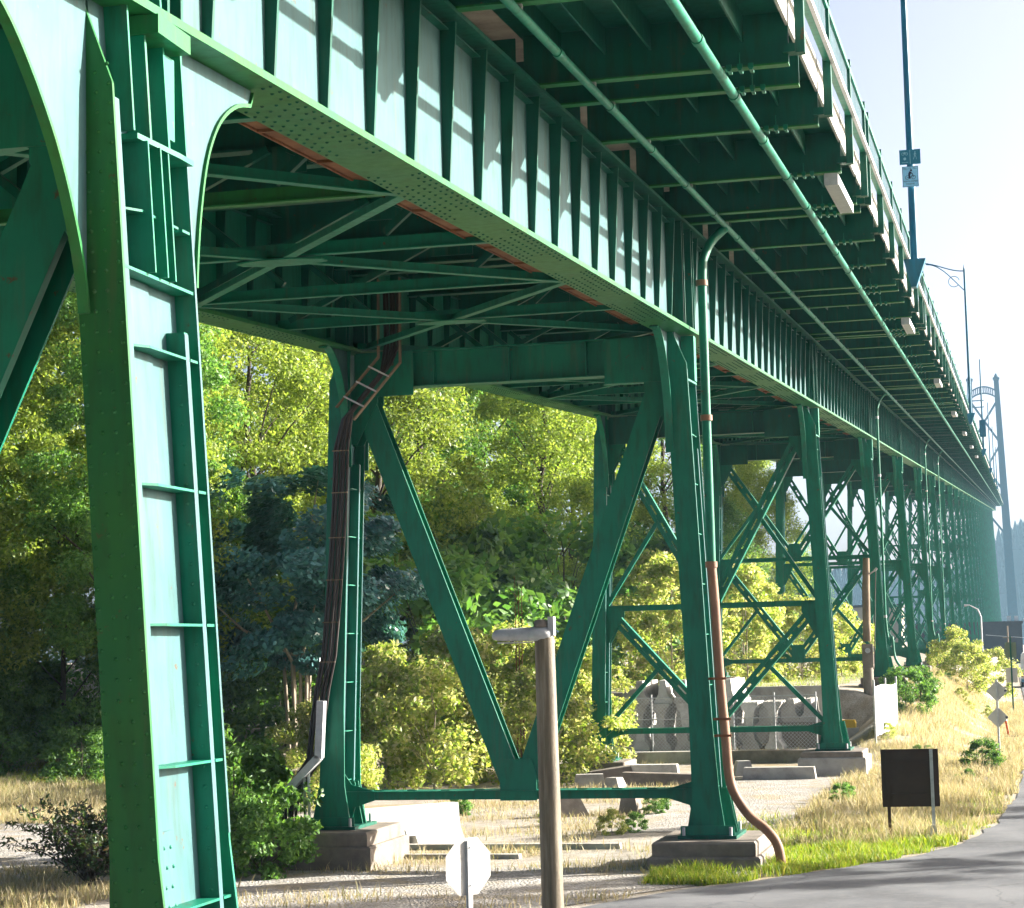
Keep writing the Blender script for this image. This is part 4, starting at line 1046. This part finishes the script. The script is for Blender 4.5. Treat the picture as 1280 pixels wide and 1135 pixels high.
root = thing('white_van', 'white box van parked at the right edge of the far road', 'van', (1.35, 165, g1(1.35, 165)+.035))
m = MB().prism([(-1.0, .45), (1.0, .45), (1.0, 1.5), (.92, 2.5), (.8, 2.62), (-.8, 2.62), (-.92, 2.5), (-1.0, 1.5)], 'y', 0, 4.3); obj('box_body', m, WHITEP, root)
m = MB().prism([(4.31, .45), (6.0, .45), (6.0, 1.15), (5.5, 1.3), (5.05, 2.15), (4.31, 2.25)], 'x', -.95, .95); obj('cab', m, WHITEP, root)
obj('rear_window', MB().box(-.7, .7, -.02, -.001, 1.55, 2.15), GLASSY, root); obj('bumper', MB().box(-.98, .98, -.12, -.002, .38, .6), BLUEDOOR, root)
for x in (-.9, .9):
    obj('tail_light', MB().box(x-.06, x+.06, -.03, -.001, .75, 1.15), ORANGE, root)
    for y in (.9, 5.0):
        w_ = obj('wheel', MB().tube([(x-.1, y, .38), (x+.1, y, .38)], .38, 16), TYRE, root); obj('rim', MB().tube([(x-.11, y, .38), (x+.11, y, .38)], .2, 10), GALV, w_)
root = thing('crossarm_pole', 'small far utility pole with a crossarm in front of the warehouse', 'utility pole', (-.9, 300, g1(-.9, 300)))
obj('pole', MB().tube([(0, 0, 0), (0, 0, 5.6)], [.14, .10], 8), CONC_T, root); obj('crossarm', MB().box(-.7, .7, -.06, .06, 3.9, 4.05), CONC_T, root)
obj('wire', MB().tube([(-3, 0, 4.4), (0, 0, 4.1), (6, 0, 3.6)], .03, 5), GALV, root)
root = thing('street_lamp', 'bent grey street lamp among the far columns', 'lamp post', (-3.4, 230, g1(-3.4, 230)))
obj('pole', MB().tube([(0, 0, 0), (0, 0, 4.5), (-.3, 0, 5.3), (-1.2, 0, 5.8)], [.09, .08, .07, .05], 8), GALV, root); obj('lantern', MB().tube([(-1.1, 0, 5.78), (-1.7, 0, 5.75)], [.06, .12], 8), GALV, root)

# ------------------------------------------------------------------ vegetation
def leaf_mesh(name, C, N, sz, asp, mt, rng, jit=.3):
    """C: leaf centres, N: leaf normals; each leaf is a folded diamond of two triangles"""
    n = len(C)
    T = rng.normal(size=(n, 3)); T -= (T*N).sum(1)[:, None]*N; T /= np.linalg.norm(T, axis=1)[:, None]+1e-9
    B = np.cross(N, T)
    s = sz*rng.uniform(1-jit, 1+jit*1.3, n)[:, None]
    a = C-T*s; b = C+B*s*asp-N*s*.18; c = C+T*s; d = C-B*s*asp-N*s*.18
    V = np.stack([a, b, c, d], 1).reshape(-1, 3)
    me = bpy.data.meshes.new(name)
    me.vertices.add(4*n); me.vertices.foreach_set('co', V.ravel().astype(np.float32))
    me.loops.add(6*n); me.polygons.add(2*n)
    base = (np.arange(n)*4)[:, None]
    idx = (base+np.array([0, 1, 2, 0, 2, 3])[None, :]).ravel().astype(np.int32)
    me.loops.foreach_set('vertex_index', idx)
    me.polygons.foreach_set('loop_start', (np.arange(2*n)*3).astype(np.int32))
    me.update(calc_edges=True); me.materials.append(mt); me.validate()
    return me
def unit(v): return v/(np.linalg.norm(v, axis=1)[:, None]+1e-9)
def crown(rng, n, clumps, cr, up=.5, droop=0.0):
    """clumps: (m,3) centres; leaves scattered round them"""
    k = rng.integers(0, len(clumps), n); r = cr[k] if hasattr(cr, '__len__') else np.full(n, cr)
    d = unit(rng.normal(size=(n, 3))); rad = r*rng.uniform(.15, 1, n)**.6
    C = clumps[k]+d*rad[:, None]*np.array([1, 1, .72])
    Nn = unit(d*.6+rng.normal(size=(n, 3))*.65+np.array([0, 0, up]))
    return C, Nn
def limb_tree(rng, H, r0, crown_pts, lean=.03, nl=10):
    m = MB()
    pts = [(rng.normal()*lean*H*t*.4, rng.normal()*lean*H*t*.4, H*t) for t in np.linspace(0, .92, 8)]
    pts[0] = (0, 0, -.4)
    m.tube(pts, [r0*(1-.85*t) for t in np.linspace(0, 1, 8)], 9)
    sel = rng.choice(len(crown_pts), min(nl, len(crown_pts)), replace=False)
    for i in sel:
        c = crown_pts[i]; zf_ = max(.12*H, c[2]-abs(c[0])*.6-abs(c[1])*.6-.6); t = min(.9, zf_/H)
        j = t*7/.92; j0 = min(6, int(j)); fr = j-j0
        p = tuple(pts[j0][q]+(pts[j0+1][q]-pts[j0][q])*fr for q in range(3))
        mid = tuple((p[q]+c[q])/2 + (0, 0, .25)[q] for q in range(3))
        rr = r0*.32*(1-.6*t)
        m.tube([p, mid, tuple(c)], [rr, rr*.65, rr*.25], 5)
    return m
def tall_tree(seed, H, Rr, zlow, nleaf, sz, leaf, bark, label, loc, nclump=70, cat='tree', group='trees along the left of the bridge', shape=1.0, up=.5, r0=None):
    rng = np.random.default_rng(seed)
    z = zlow+(H-zlow)*rng.uniform(0, 1, nclump)**.85
    u = (z-zlow)/(H-zlow); prof = (np.sin(np.pi*np.clip(u*.86+.12, 0, 1))**.6)*(1-.25*u*shape)
    th = rng.uniform(0, 2*np.pi, nclump); rad = Rr*prof*rng.uniform(.35, 1, nclump)**.6
    cl = np.stack([np.cos(th)*rad, np.sin(th)*rad, z], 1); cr = rng.uniform(.5, 1.3, nclump)*Rr*(.20 if nclump > 70 else .27)
    C, N = crown(rng, nleaf, cl, cr, up)
    root = thing('deciduous_tree' if cat == 'tree' else 'shrub', label, cat, loc, group)
    obj('crown', leaf_mesh('crown', C, N, sz, .55, leaf, rng), None, root)
    obj('trunk', limb_tree(rng, H, r0 or H*.011+.04, cl, nl=16), bark, root)
    return root

GT = 'trees along the left of the bridge'
protoA = tall_tree(1, 21, 4.6, 3.5, 58000, .078, LEAF_Y, BARK, 'sunlit yellow-green tree seen left of the nearest column', (-33.5, 60.5, g1(-33.5, 60.5)), 230)
protoB = tall_tree(2, 24, 4.3, 5.0, 54000, .08, LEAF_G, BARK, 'tall green tree with a bare lower trunk seen through the V brace', (-27.5, 96, g1(-27.5, 96)), 200)
protoC = tall_tree(3, 18, 5.0, 1.5, 58000, .08, LEAF_Y, BARK, 'broad sunlit tree rising above the blue-green maple', (-28.5, 76, g1(-28.5, 76)), 240)
protoD = tall_tree(4, 15, 5.2, .6, 54000, .078, LEAF_G, BARK, 'dense tree far back beyond the right arm of the V', (-36, 126, g1(-36, 126)), 240)
spots = [(protoA, -28.5, 63, 1.05, 'tall tree left of the nearest column, half shaded'), (protoC, -35.5, 58, 1.0, 'tree cropped by the left edge of the picture'),
         (protoB, -27.0, 61, .85, 'slender tree just right of the nearest column'), (protoA, -31.5, 70, 1.1, 'bright tree high behind the blue-green maple'),
         (protoB, -36, 64, 1.0, 'tree deep in the shade at the far left'), (protoA, -33, 84, 1.12, 'bright tree left of the V brace top'),
         (protoC, -26.5, 86, 1.1, 'leafy tree filling the gap left of the V brace'), (protoA, -31, 100, 1.15, 'tall sunlit tree in the middle of the V brace'),
         (protoC, -25, 112, 1.15, 'yellow-green tree right of the bare trunk'), (protoB, -30, 118, 1.1, 'tall tree with dark trunk farther behind the V'),
         (protoA, -24, 124, 1.05, 'sunlit tree left of the third bent column'), (protoC, -28, 134, 1.2, 'broad tree far behind the V brace'),
         (protoB, -22.5, 139, 1.0, 'tall tree seen between second and third bents'),
         (protoD, -18.5, 134, .75, 'dark rounded tree right of the second bent column'), (protoA, -21.0, 152, 1.0, 'sunlit tree under the third crossbeam'),
         (protoC, -19.8, 168, .95, 'last broad tree before the open sky'), (protoD, -17.0, 172, .62, 'small dark tree where the woods end'),
         (protoB, -38, 92, 1.15, 'back row tree behind the maple'), (protoC, -41, 78, 1.2, 'back row tree left of the maple'), (protoA, -36, 112, 1.25, 'tall back row tree behind the V'),
         (protoD, -29.0, 71, .75, 'dense understory tree behind the maple'), (protoD, -34, 60, .8, 'dark understory tree at the far left'),
         (protoA, -34, 128, 1.3, 'sunlit crown high behind the right arm of the V'), (protoC, -37, 140, 1.35, 'farthest tall sunlit crown between the bents'), (protoD, -31.0, 64.5, .62, 'dark thicket tree left of the maple trunks')]
for i, (p, x, y, s_, lb) in enumerate(spots): dup(p, (x, y, g1(x, y)-.1), lb, R(67*i+20), None, s_)

# blue-green maple with pale multiple stems
def maple(seed, loc, label, H=10.6, Rr=4.3, nleaf=14000):
    rng = np.random.default_rng(seed); nc = 75
    d = unit(rng.normal(size=(nc, 3))); d[:, 2] = d[:, 2]*.95+.06
    cl = d*np.array([Rr, Rr, H*.40])*rng.uniform(.55, 1, nc)[:, None]+np.array([0, 0, H*.60]); cl = cl[cl[:, 2] > 2.6]
    cr = rng.uniform(.6, 1.1, len(cl))
    k = rng.integers(0, len(cl), nleaf); dd = unit(rng.normal(size=(nleaf, 3)))
    C = cl[k]+dd*(cr[k]*rng.uniform(.2, 1, nleaf)**.5)[:, None]*np.array([1, 1, .55])
    out = C-np.array([0, 0, H*.55]); out[:, 2] *= .4; out = unit(out)
    N = unit(out*.75+np.array([0, 0, .75])+rng.normal(size=(nleaf, 3))*.35)
    root = thing('maple_tree', label, 'tree', loc)
    obj('crown', leaf_mesh('crown', C, N, .115, .62, LEAF_B, rng), None, root)
    for i in range(8):
        a = rng.uniform(0, 6.28); b = rng.uniform(.05, .55); c = cl[rng.integers(0, len(cl))]
        P = [(math.cos(a)*b, math.sin(a)*b, -.3), (math.cos(a)*b*1.2, math.sin(a)*b*1.2, 1.7), (math.cos(a)*b*1.5, math.sin(a)*b*1.5, 3.4), (c[0]*.6, c[1]*.6, max(4.2, c[2]*.8)), (c[0], c[1], max(4.5, c[2]))]
        obj('stem', MB().tube(P, [.08, .072, .06, .04, .015], 6), BARK_P, root)
maple(21, (-23.4, 66.5, g1(-23.4, 66.5)), 'rounded blue-green maple in the shade left of the second bent column', 10.8, 4.3, 26000)

# bushes
GB = 'bushes under the bridge'
bushA = tall_tree(31, 3.2, 1.9, .15, 6500, .075, LEAF_BUSH, BARK_P, 'yellowish bush just right of the left column of the second bent', (-15.5, 55, g1(-15.5, 55)), 46, 'bush', GB, .3, .4, .035)
bushB = tall_tree(32, 4.3, 2.0, .2, 8000, .080, LEAF_BUSH, BARK_P, 'tallest sunlit bush seen inside the V brace', (-15.0, 62, g1(-15, 62)), 55, 'bush', GB, .6, .4, .035)
bushC = tall_tree(33, 2.2, 1.5, .0, 5500, .070, LEAF_G, BARK, 'green bush at the foot of the left column', (-13.4, 34.6, g1(-13.4, 34.6)), 40, 'bush', GB, .2, .5, .03)
bs = [(bushA, -17.6, 57.5, 1.05, 'straw-tinted bush at the left of the V brace'), (bushA, -13.0, 57.5, .95, 'bush directly behind the foot of the V brace'), (bushB, -17.0, 66, .95, 'bush behind the left arm of the V brace'),
      (bushB, -12.9, 63.5, .85, 'bush between the V brace and the third bent'), (bushA, -12.5, 60.3, .72, 'bush spilling over the concrete blocks'), (bushC, -18.5, 64, 1.5, 'broad-leaved green bush left of the V brace'),
      (bushA, -20.5, 60, .6, 'pale bush below the blue-green maple'), (bushA, -19.0, 55, .75, 'low bush between nearest column and left footing'), (bushC, -14.2, 36.3, .85, 'green bush left of the cable guard'),
      (bushC, -12.6, 33.8, .62, 'low weedy bush in front of the left footing'), (bushC, -15.0, 38.5, .9, 'green bush behind the cable guard'), (bushA, -16.2, 48.5, .62, 'low straw bush behind the left column'),
      (bushB, -14.5, 90, 1.25, 'sunlit bush behind the barrier stack at left'), (bushB, -12.0, 96, 1.2, 'bright bush behind the retaining wall'), (bushA, -10.0, 101, 1.2, 'bright bush under the third span'), (bushB, -16.5, 98, 1.4, 'tall bright bush above the barrier stack'),
      (bushB, -13.5, 107, 1.3, 'lit thicket between third and fourth bents'), (bushA, -9.0, 112, 1.1, 'low lit bush near the fourth bent'), (bushB, -17.5, 112, 1.35, 'lit thicket left of the fourth bent'), (bushA, -15.0, 126, 1.4, 'farther lit thicket under the viaduct'), (bushA, -10.5, 130, 1.2, 'low bush under the fifth span'),
      (bushB, -15.8, 58.5, 1.0, 'bushy sunlit thicket in the lower half of the V brace'), (bushB, -18.6, 60.5, .9, 'thicket beside the left column with pale leaves'), (bushB, -13.6, 60.5, .9, 'leafy bush just behind the foreground lamp post'),
      (bushC, -33, 72, 2.0, 'large shaded shrub under the trees at the left edge'), (bushC, -29, 76, 2.1, 'large dark shrub left of the maple trunks'), (bushC, -36.5, 66, 2.0, 'dark shrub deep in the left corner of the woods'), (bushC, -25.5, 71, 1.7, 'dark shrub around the maple trunks'), (bushC, -27.5, 58.5, .8, 'low bright shrub at the edge of the dry field'),
      (bushC, -20, 116, 3.8, 'tall dark thicket beside the third bent'), (bushC, -21.8, 102, 3.7, 'tall shaded thicket behind the right arm of the V brace'), (bushC, -24.5, 91, 3.8, 'tall dark thicket in the middle of the V brace'), (bushC, -21.0, 74, 3.0, 'tall dark thicket behind the left arm of the V brace'), (bushC, -26.5, 84, 3.4, 'tall shaded thicket just right of the maple'),
      (bushC, -29.0, 62, 1.1, 'bright green bush at the left edge of the field'), (bushC, -31.5, 60.5, .9, 'low green bush cropped at the left edge'), (bushC, -27.0, 64.5, 1.2, 'leafy green bush beside the nearest column'), (bushC, -33.5, 66, 1.5, 'dark bush in the shade at the left edge'), (bushC, -29.5, 69, 1.6, 'shaded bush behind the bright field bushes'),
      (bushA, -3.3, 121, .85, 'rounded bush on the verge below the far columns'), (bushA, -2.5, 112, .8, 'bush on the verge left of the road signs'), (bushC, -1.05, 61.5, .42, 'small yellow-green bush on the grass verge'), (bushA, -1.4, 135, .9, 'yellowish bush at the far bend of the verge'),
      (bushC, -3.95, 77.5, .72, 'leafy vine climbing the white screen'), (bushC, -3.6, 82, .6, 'green weeds on the embankment')]
for i, (p, x, y, s_, lb) in enumerate(bs): dup(p, (x, y, g1(x, y)-.05), lb, R(83*i+11), None, s_)

# buddleia with arching purplish sprays
rng = np.random.default_rng(51)
root = thing('buddleia_bush', 'dark arching buddleia with purple sprays in the lower left corner', 'bush', (-15.2, 32.6, g1(-15.2, 32.6)))
Cs = []; Ns = []
for i in range(44):
    a = rng.uniform(0, 6.28); reach = rng.uniform(.4, 1.5); hh = rng.uniform(.8, 1.75)
    P = [(math.cos(a)*reach*t*(1+.25*t), math.sin(a)*reach*t*(1+.25*t), hh*(1.35*t-.45*t*t*(1 if t < .8 else 1.2))) for t in np.linspace(0, 1, 7)]
    obj('stem', MB().tube(P, [.016*(1-.7*t) for t in np.linspace(0, 1, 7)], 4, False), BARK, root)
    for j in range(105):
        t_ = rng.uniform(.2, 1); q = t_*6; j0 = min(5, int(q)); p = np.array(P[j0])+(np.array(P[j0+1])-np.array(P[j0]))*(q-j0)
        Cs.append(p+rng.normal(size=3)*.075*(1.3-t_*.6)); Ns.append(rng.normal(size=3)+np.array([0, 0, .5]))
obj('foliage', leaf_mesh('foliage', np.array(Cs), unit(np.array(Ns)), .055, .35, LEAF_PURP, rng), None, root)

# bare red sapling behind the lamp post
root = thing('bare_sapling', 'thin bare reddish sapling rising above the bushes', 'sapling', (-14.1, 59, g1(-14.1, 59)))
rng = np.random.default_rng(6)
for dx, hh in ((0, 5.9), (.10, 5.5), (.2, 5.6)):
    obj('stem', MB().tube([(dx, 0, 0), (dx*.8+.02, 0, 2.6), (dx+.03, 0, hh)], [.03, .024, .008], 5), RUSTM, root)
for i in range(9):
    z = rng.uniform(3.9, 5.3); sg = rng.choice([-1, 1]); obj('twig', MB().tube([(.08, 0, z), (.08+sg*rng.uniform(.15, .4), 0, z+rng.uniform(.15, .4))], [.010, .004], 4), RUSTM, root)

# roadside trees to the right of the frame whose shade falls on the road
for (x, y, s_, lb) in ((13.0, 43.2, .46, 'roadside tree beyond the right edge shading the road'), (12.5, 53.5, .40, 'second roadside tree beyond the right edge')):
    dup(protoB, (x, y, g1(x, y)), lb, R(40), 'roadside trees', s_)

# scattered small weeds on the verge and the yard
rng = np.random.default_rng(77)
for i in range(20):
    if i < 14: y = rng.uniform(44, 110); x = rng.uniform(-4.2, edge_x(y)-.8)
    elif i < 20: x, y = rng.uniform(-13, -6.5), rng.uniform(40, 54)
    else: x, y = rng.uniform(-13, -7), rng.uniform(32, 35)
    dup(bushC if i % 3 else bushA, (x, y, g1(x, y)-.03), 'small weed tuft in the dry grass', R(50*i), 'small weeds in the grass', float(rng.uniform(.10, .24) if i < 20 else rng.uniform(.07, .13)))

# grass
def grass(name, label, pts, hmin, hmax, wd, mt, seed, lean=.35):
    rng = np.random.default_rng(seed); n = len(pts)
    base = np.column_stack([pts, gh(pts[:, 0], pts[:, 1])-.02])
    a = rng.uniform(0, 2*np.pi, n); T = np.column_stack([np.cos(a), np.sin(a), np.zeros(n)])
    cl_ = .55+.45*np.sin(pts[:, 0]*3.1+2*np.sin(pts[:, 1]*1.7))*np.sin(pts[:, 1]*2.3+1.5*np.sin(pts[:, 0]*2.1)); h = rng.uniform(hmin, hmax, n)*rng.uniform(.5, 1, n)*(.45+.75*cl_); b = rng.uniform(0, 2*np.pi, n); Lx = lean*h*rng.uniform(.2, 1, n)
    d = np.column_stack([np.cos(b)*Lx, np.sin(b)*Lx, np.zeros(n)])
    w = wd*rng.uniform(.6, 1.3, n)[:, None]
    mid = base+d*.35+np.array([0, 0, 1])*(h*.6)[:, None]; tip = base+d+np.array([0, 0, 1])*h[:, None]
    V = np.stack([base-T*w, base+T*w, mid+T*w*.7, mid-T*w*.7, tip], 1).reshape(-1, 3)
    me = bpy.data.meshes.new(name); me.vertices.add(5*n); me.vertices.foreach_set('co', V.ravel().astype(np.float32))
    me.loops.add(7*n); me.polygons.add(2*n)
    o5 = (np.arange(n)*5)[:, None]
    me.loops.foreach_set('vertex_index', (o5+np.array([0, 1, 2, 3, 3, 2, 4])[None, :]).ravel().astype(np.int32))
    ls = (np.arange(n)*7)[:, None]+np.array([0, 4])[None, :]
    me.polygons.foreach_set('loop_start', ls.ravel().astype(np.int32))
    me.update(calc_edges=True); me.materials.append(mt); me.validate()
    o = obj(name, me); tag(o, label, 'grass', kind='stuff'); return o
def scatter(seed, n, x0, x1, y0, y1, keep, patch=2.0, thr=-.25):
    rng = np.random.default_rng(seed); p = np.column_stack([rng.uniform(x0, x1, n), rng.uniform(y0, y1, n)])
    f = np.sin(p[:, 0]*patch+1.3*np.sin(p[:, 1]*patch*.7+seed))+np.sin(p[:, 1]*patch*1.1+1.7*np.sin(p[:, 0]*patch*.6))
    k = keep(p[:, 0], p[:, 1]) & (f+rng.normal(size=n)*.6 > thr*4)
    return p[k]
ex = np.vectorize(edge_x)
nofoot = lambda x, y: ~((np.abs(x+5.2) < 1.0) & (np.abs(y-35.9) < 1.25)) & ~((np.abs(x+5.15) < 1.0) & (np.abs(y-60.5) < 1.25))
verge = lambda x, y: (x < ex(y)-.12-.1*np.sin(y*5.3)) & nofoot(x, y)
P1 = scatter(1, 105000, -4.7, 0.1, 38.4, 62, verge, 1.9, .02)
P2 = scatter(2, 110000, -4.9, .3, 60, 125, verge, 1.6, -.05)
P3 = scatter(3, 80000, -33, -19.2, 43, 58, lambda x, y: y > 44.5+(x+22)*-.25, .6, -.35)
P4 = scatter(4, 17000, -16, -5.5, 29.5, 38.6, lambda x, y: verge(x, y) & ((y > 34.2) | (y < 31.2) | (x < -12.2)), 1.7, .05)
P5 = scatter(5, 15000, -14, -8.2, 39.5, 57, lambda x, y: x < 0, 1.3, -.05)
P6 = scatter(6, 9000, -18, -14, 29, 35, lambda x, y: x < 0, 1.3, -.3)
P7 = scatter(7, 12000, -13.5, -6.5, 66, 72.5, lambda x, y: x < 0, 1.1, .1)
grass('dry_grass', 'straw-coloured dry grass on the verge and in the yard', np.vstack([P1, P2, P3]), .12, .50, .008, STRAW, 1, .75)
grass('short_dry_grass', 'short dry grass tufts along the gravel', np.vstack([P4, P5, P6, P7]), .06, .30, .008, STRAW, 2, .7)
G1 = scatter(8, 130000, -5.9, -.9, 32.6, 46, lambda x, y: verge(x, y) & (np.random.default_rng(3).uniform(size=len(x)) < np.exp(-np.clip(y-38.6, 0, 99)/1.8)), 2.1, -.30)
G2 = scatter(9, 60000, -38, -23, 53, 69, lambda x, y: x < 0, .8, -.2)
G3 = scatter(10, 16000, -4.6, -.4, 41, 52, lambda x, y: verge(x, y) & (x > ex(y)-2.0), 1.4, -.1)
G4 = scatter(12, 20000, -20, -7, 82, 130, lambda x, y: x < 0, .9, -.3)
grass('green_grass', 'bright green grass by the footing, the board and the woods', np.vstack([G1, G2, G3, G4]), .06, .30, .008, GRASSG, 3, .8)

# ------------------------------------------------------------------ hills across the water
def hill(name, label, x0, x1, y, base, hfun, seed, mt, n):
    rng = np.random.default_rng(seed)
    xs_ = np.linspace(x0, x1, 60); m = MB()
    vs = []; 
    for x in xs_: vs += [(x, y-40, base), (x, y+60, hfun(x)*.8), (x, y+260, hfun(x)*.9)]
    fs = []
    for i in range(59):
        a = i*3; fs += [(a, a+3, a+4, a+1), (a+1, a+4, a+5, a+2)]
    m.add(vs, fs, True); o = obj(name, m, mt); tag(o, label, kind='structure')
    # individual conifer points as one mass
    c = MB()
    for i in range(n):
        x = rng.uniform(x0, x1); dy = rng.uniform(-30, 200); z = base+(hfun(x)*.8-base)*min(1, (dy+40)/100)
        H = rng.uniform(9, 20); r = H*.24
        for q, (zz, rr) in enumerate(((0, 1.0), (.3, .78), (.58, .5))):
            k0 = len(c.v); 
            for j in range(6): c.v.append((x+r*rr*math.cos(j*1.047+q)*rng.uniform(.7, 1.2), y+dy+r*rr*math.sin(j*1.047+q), z+H*zz))
            c.v.append((x, y+dy, z+H*min(1, zz+.5)))
            for j in range(6): c.f.append((k0+j, k0+(j+1) % 6, k0+6)); c.sm.append(False)
    f = obj('distant_forest', c, mt); tag(f, label.replace('hill', 'conifer forest on the hill'), 'forest', kind='stuff')
hill('hill', 'blue hazy wooded hill beyond the bridge', -420, 420, 1450, 0, lambda x: 62+14*math.sin(x*.011+.6)+8*math.sin(x*.031) + (16 if x > -20 else 0), 5, HILLF, 1500)

# ------------------------------------------------------------------ haze
t = NT('haze_air'); t.n.remove(t.b)
pv = t.new('ShaderNodeVolumePrincipled'); pv.inputs['Color'].default_value = (.45, .75, 1.0, 1); pv.inputs['Density'].default_value = .00013; pv.inputs['Anisotropy'].default_value = .25
t.link(pv.outputs[0], t.out.inputs['Volume'])
hz = obj('haze', MB().box(-520, 520, -60, 1760, -1.2, 142), t.m); tag(hz, 'thin pale blue haze in the air along the viaduct', 'haze', kind='stuff')
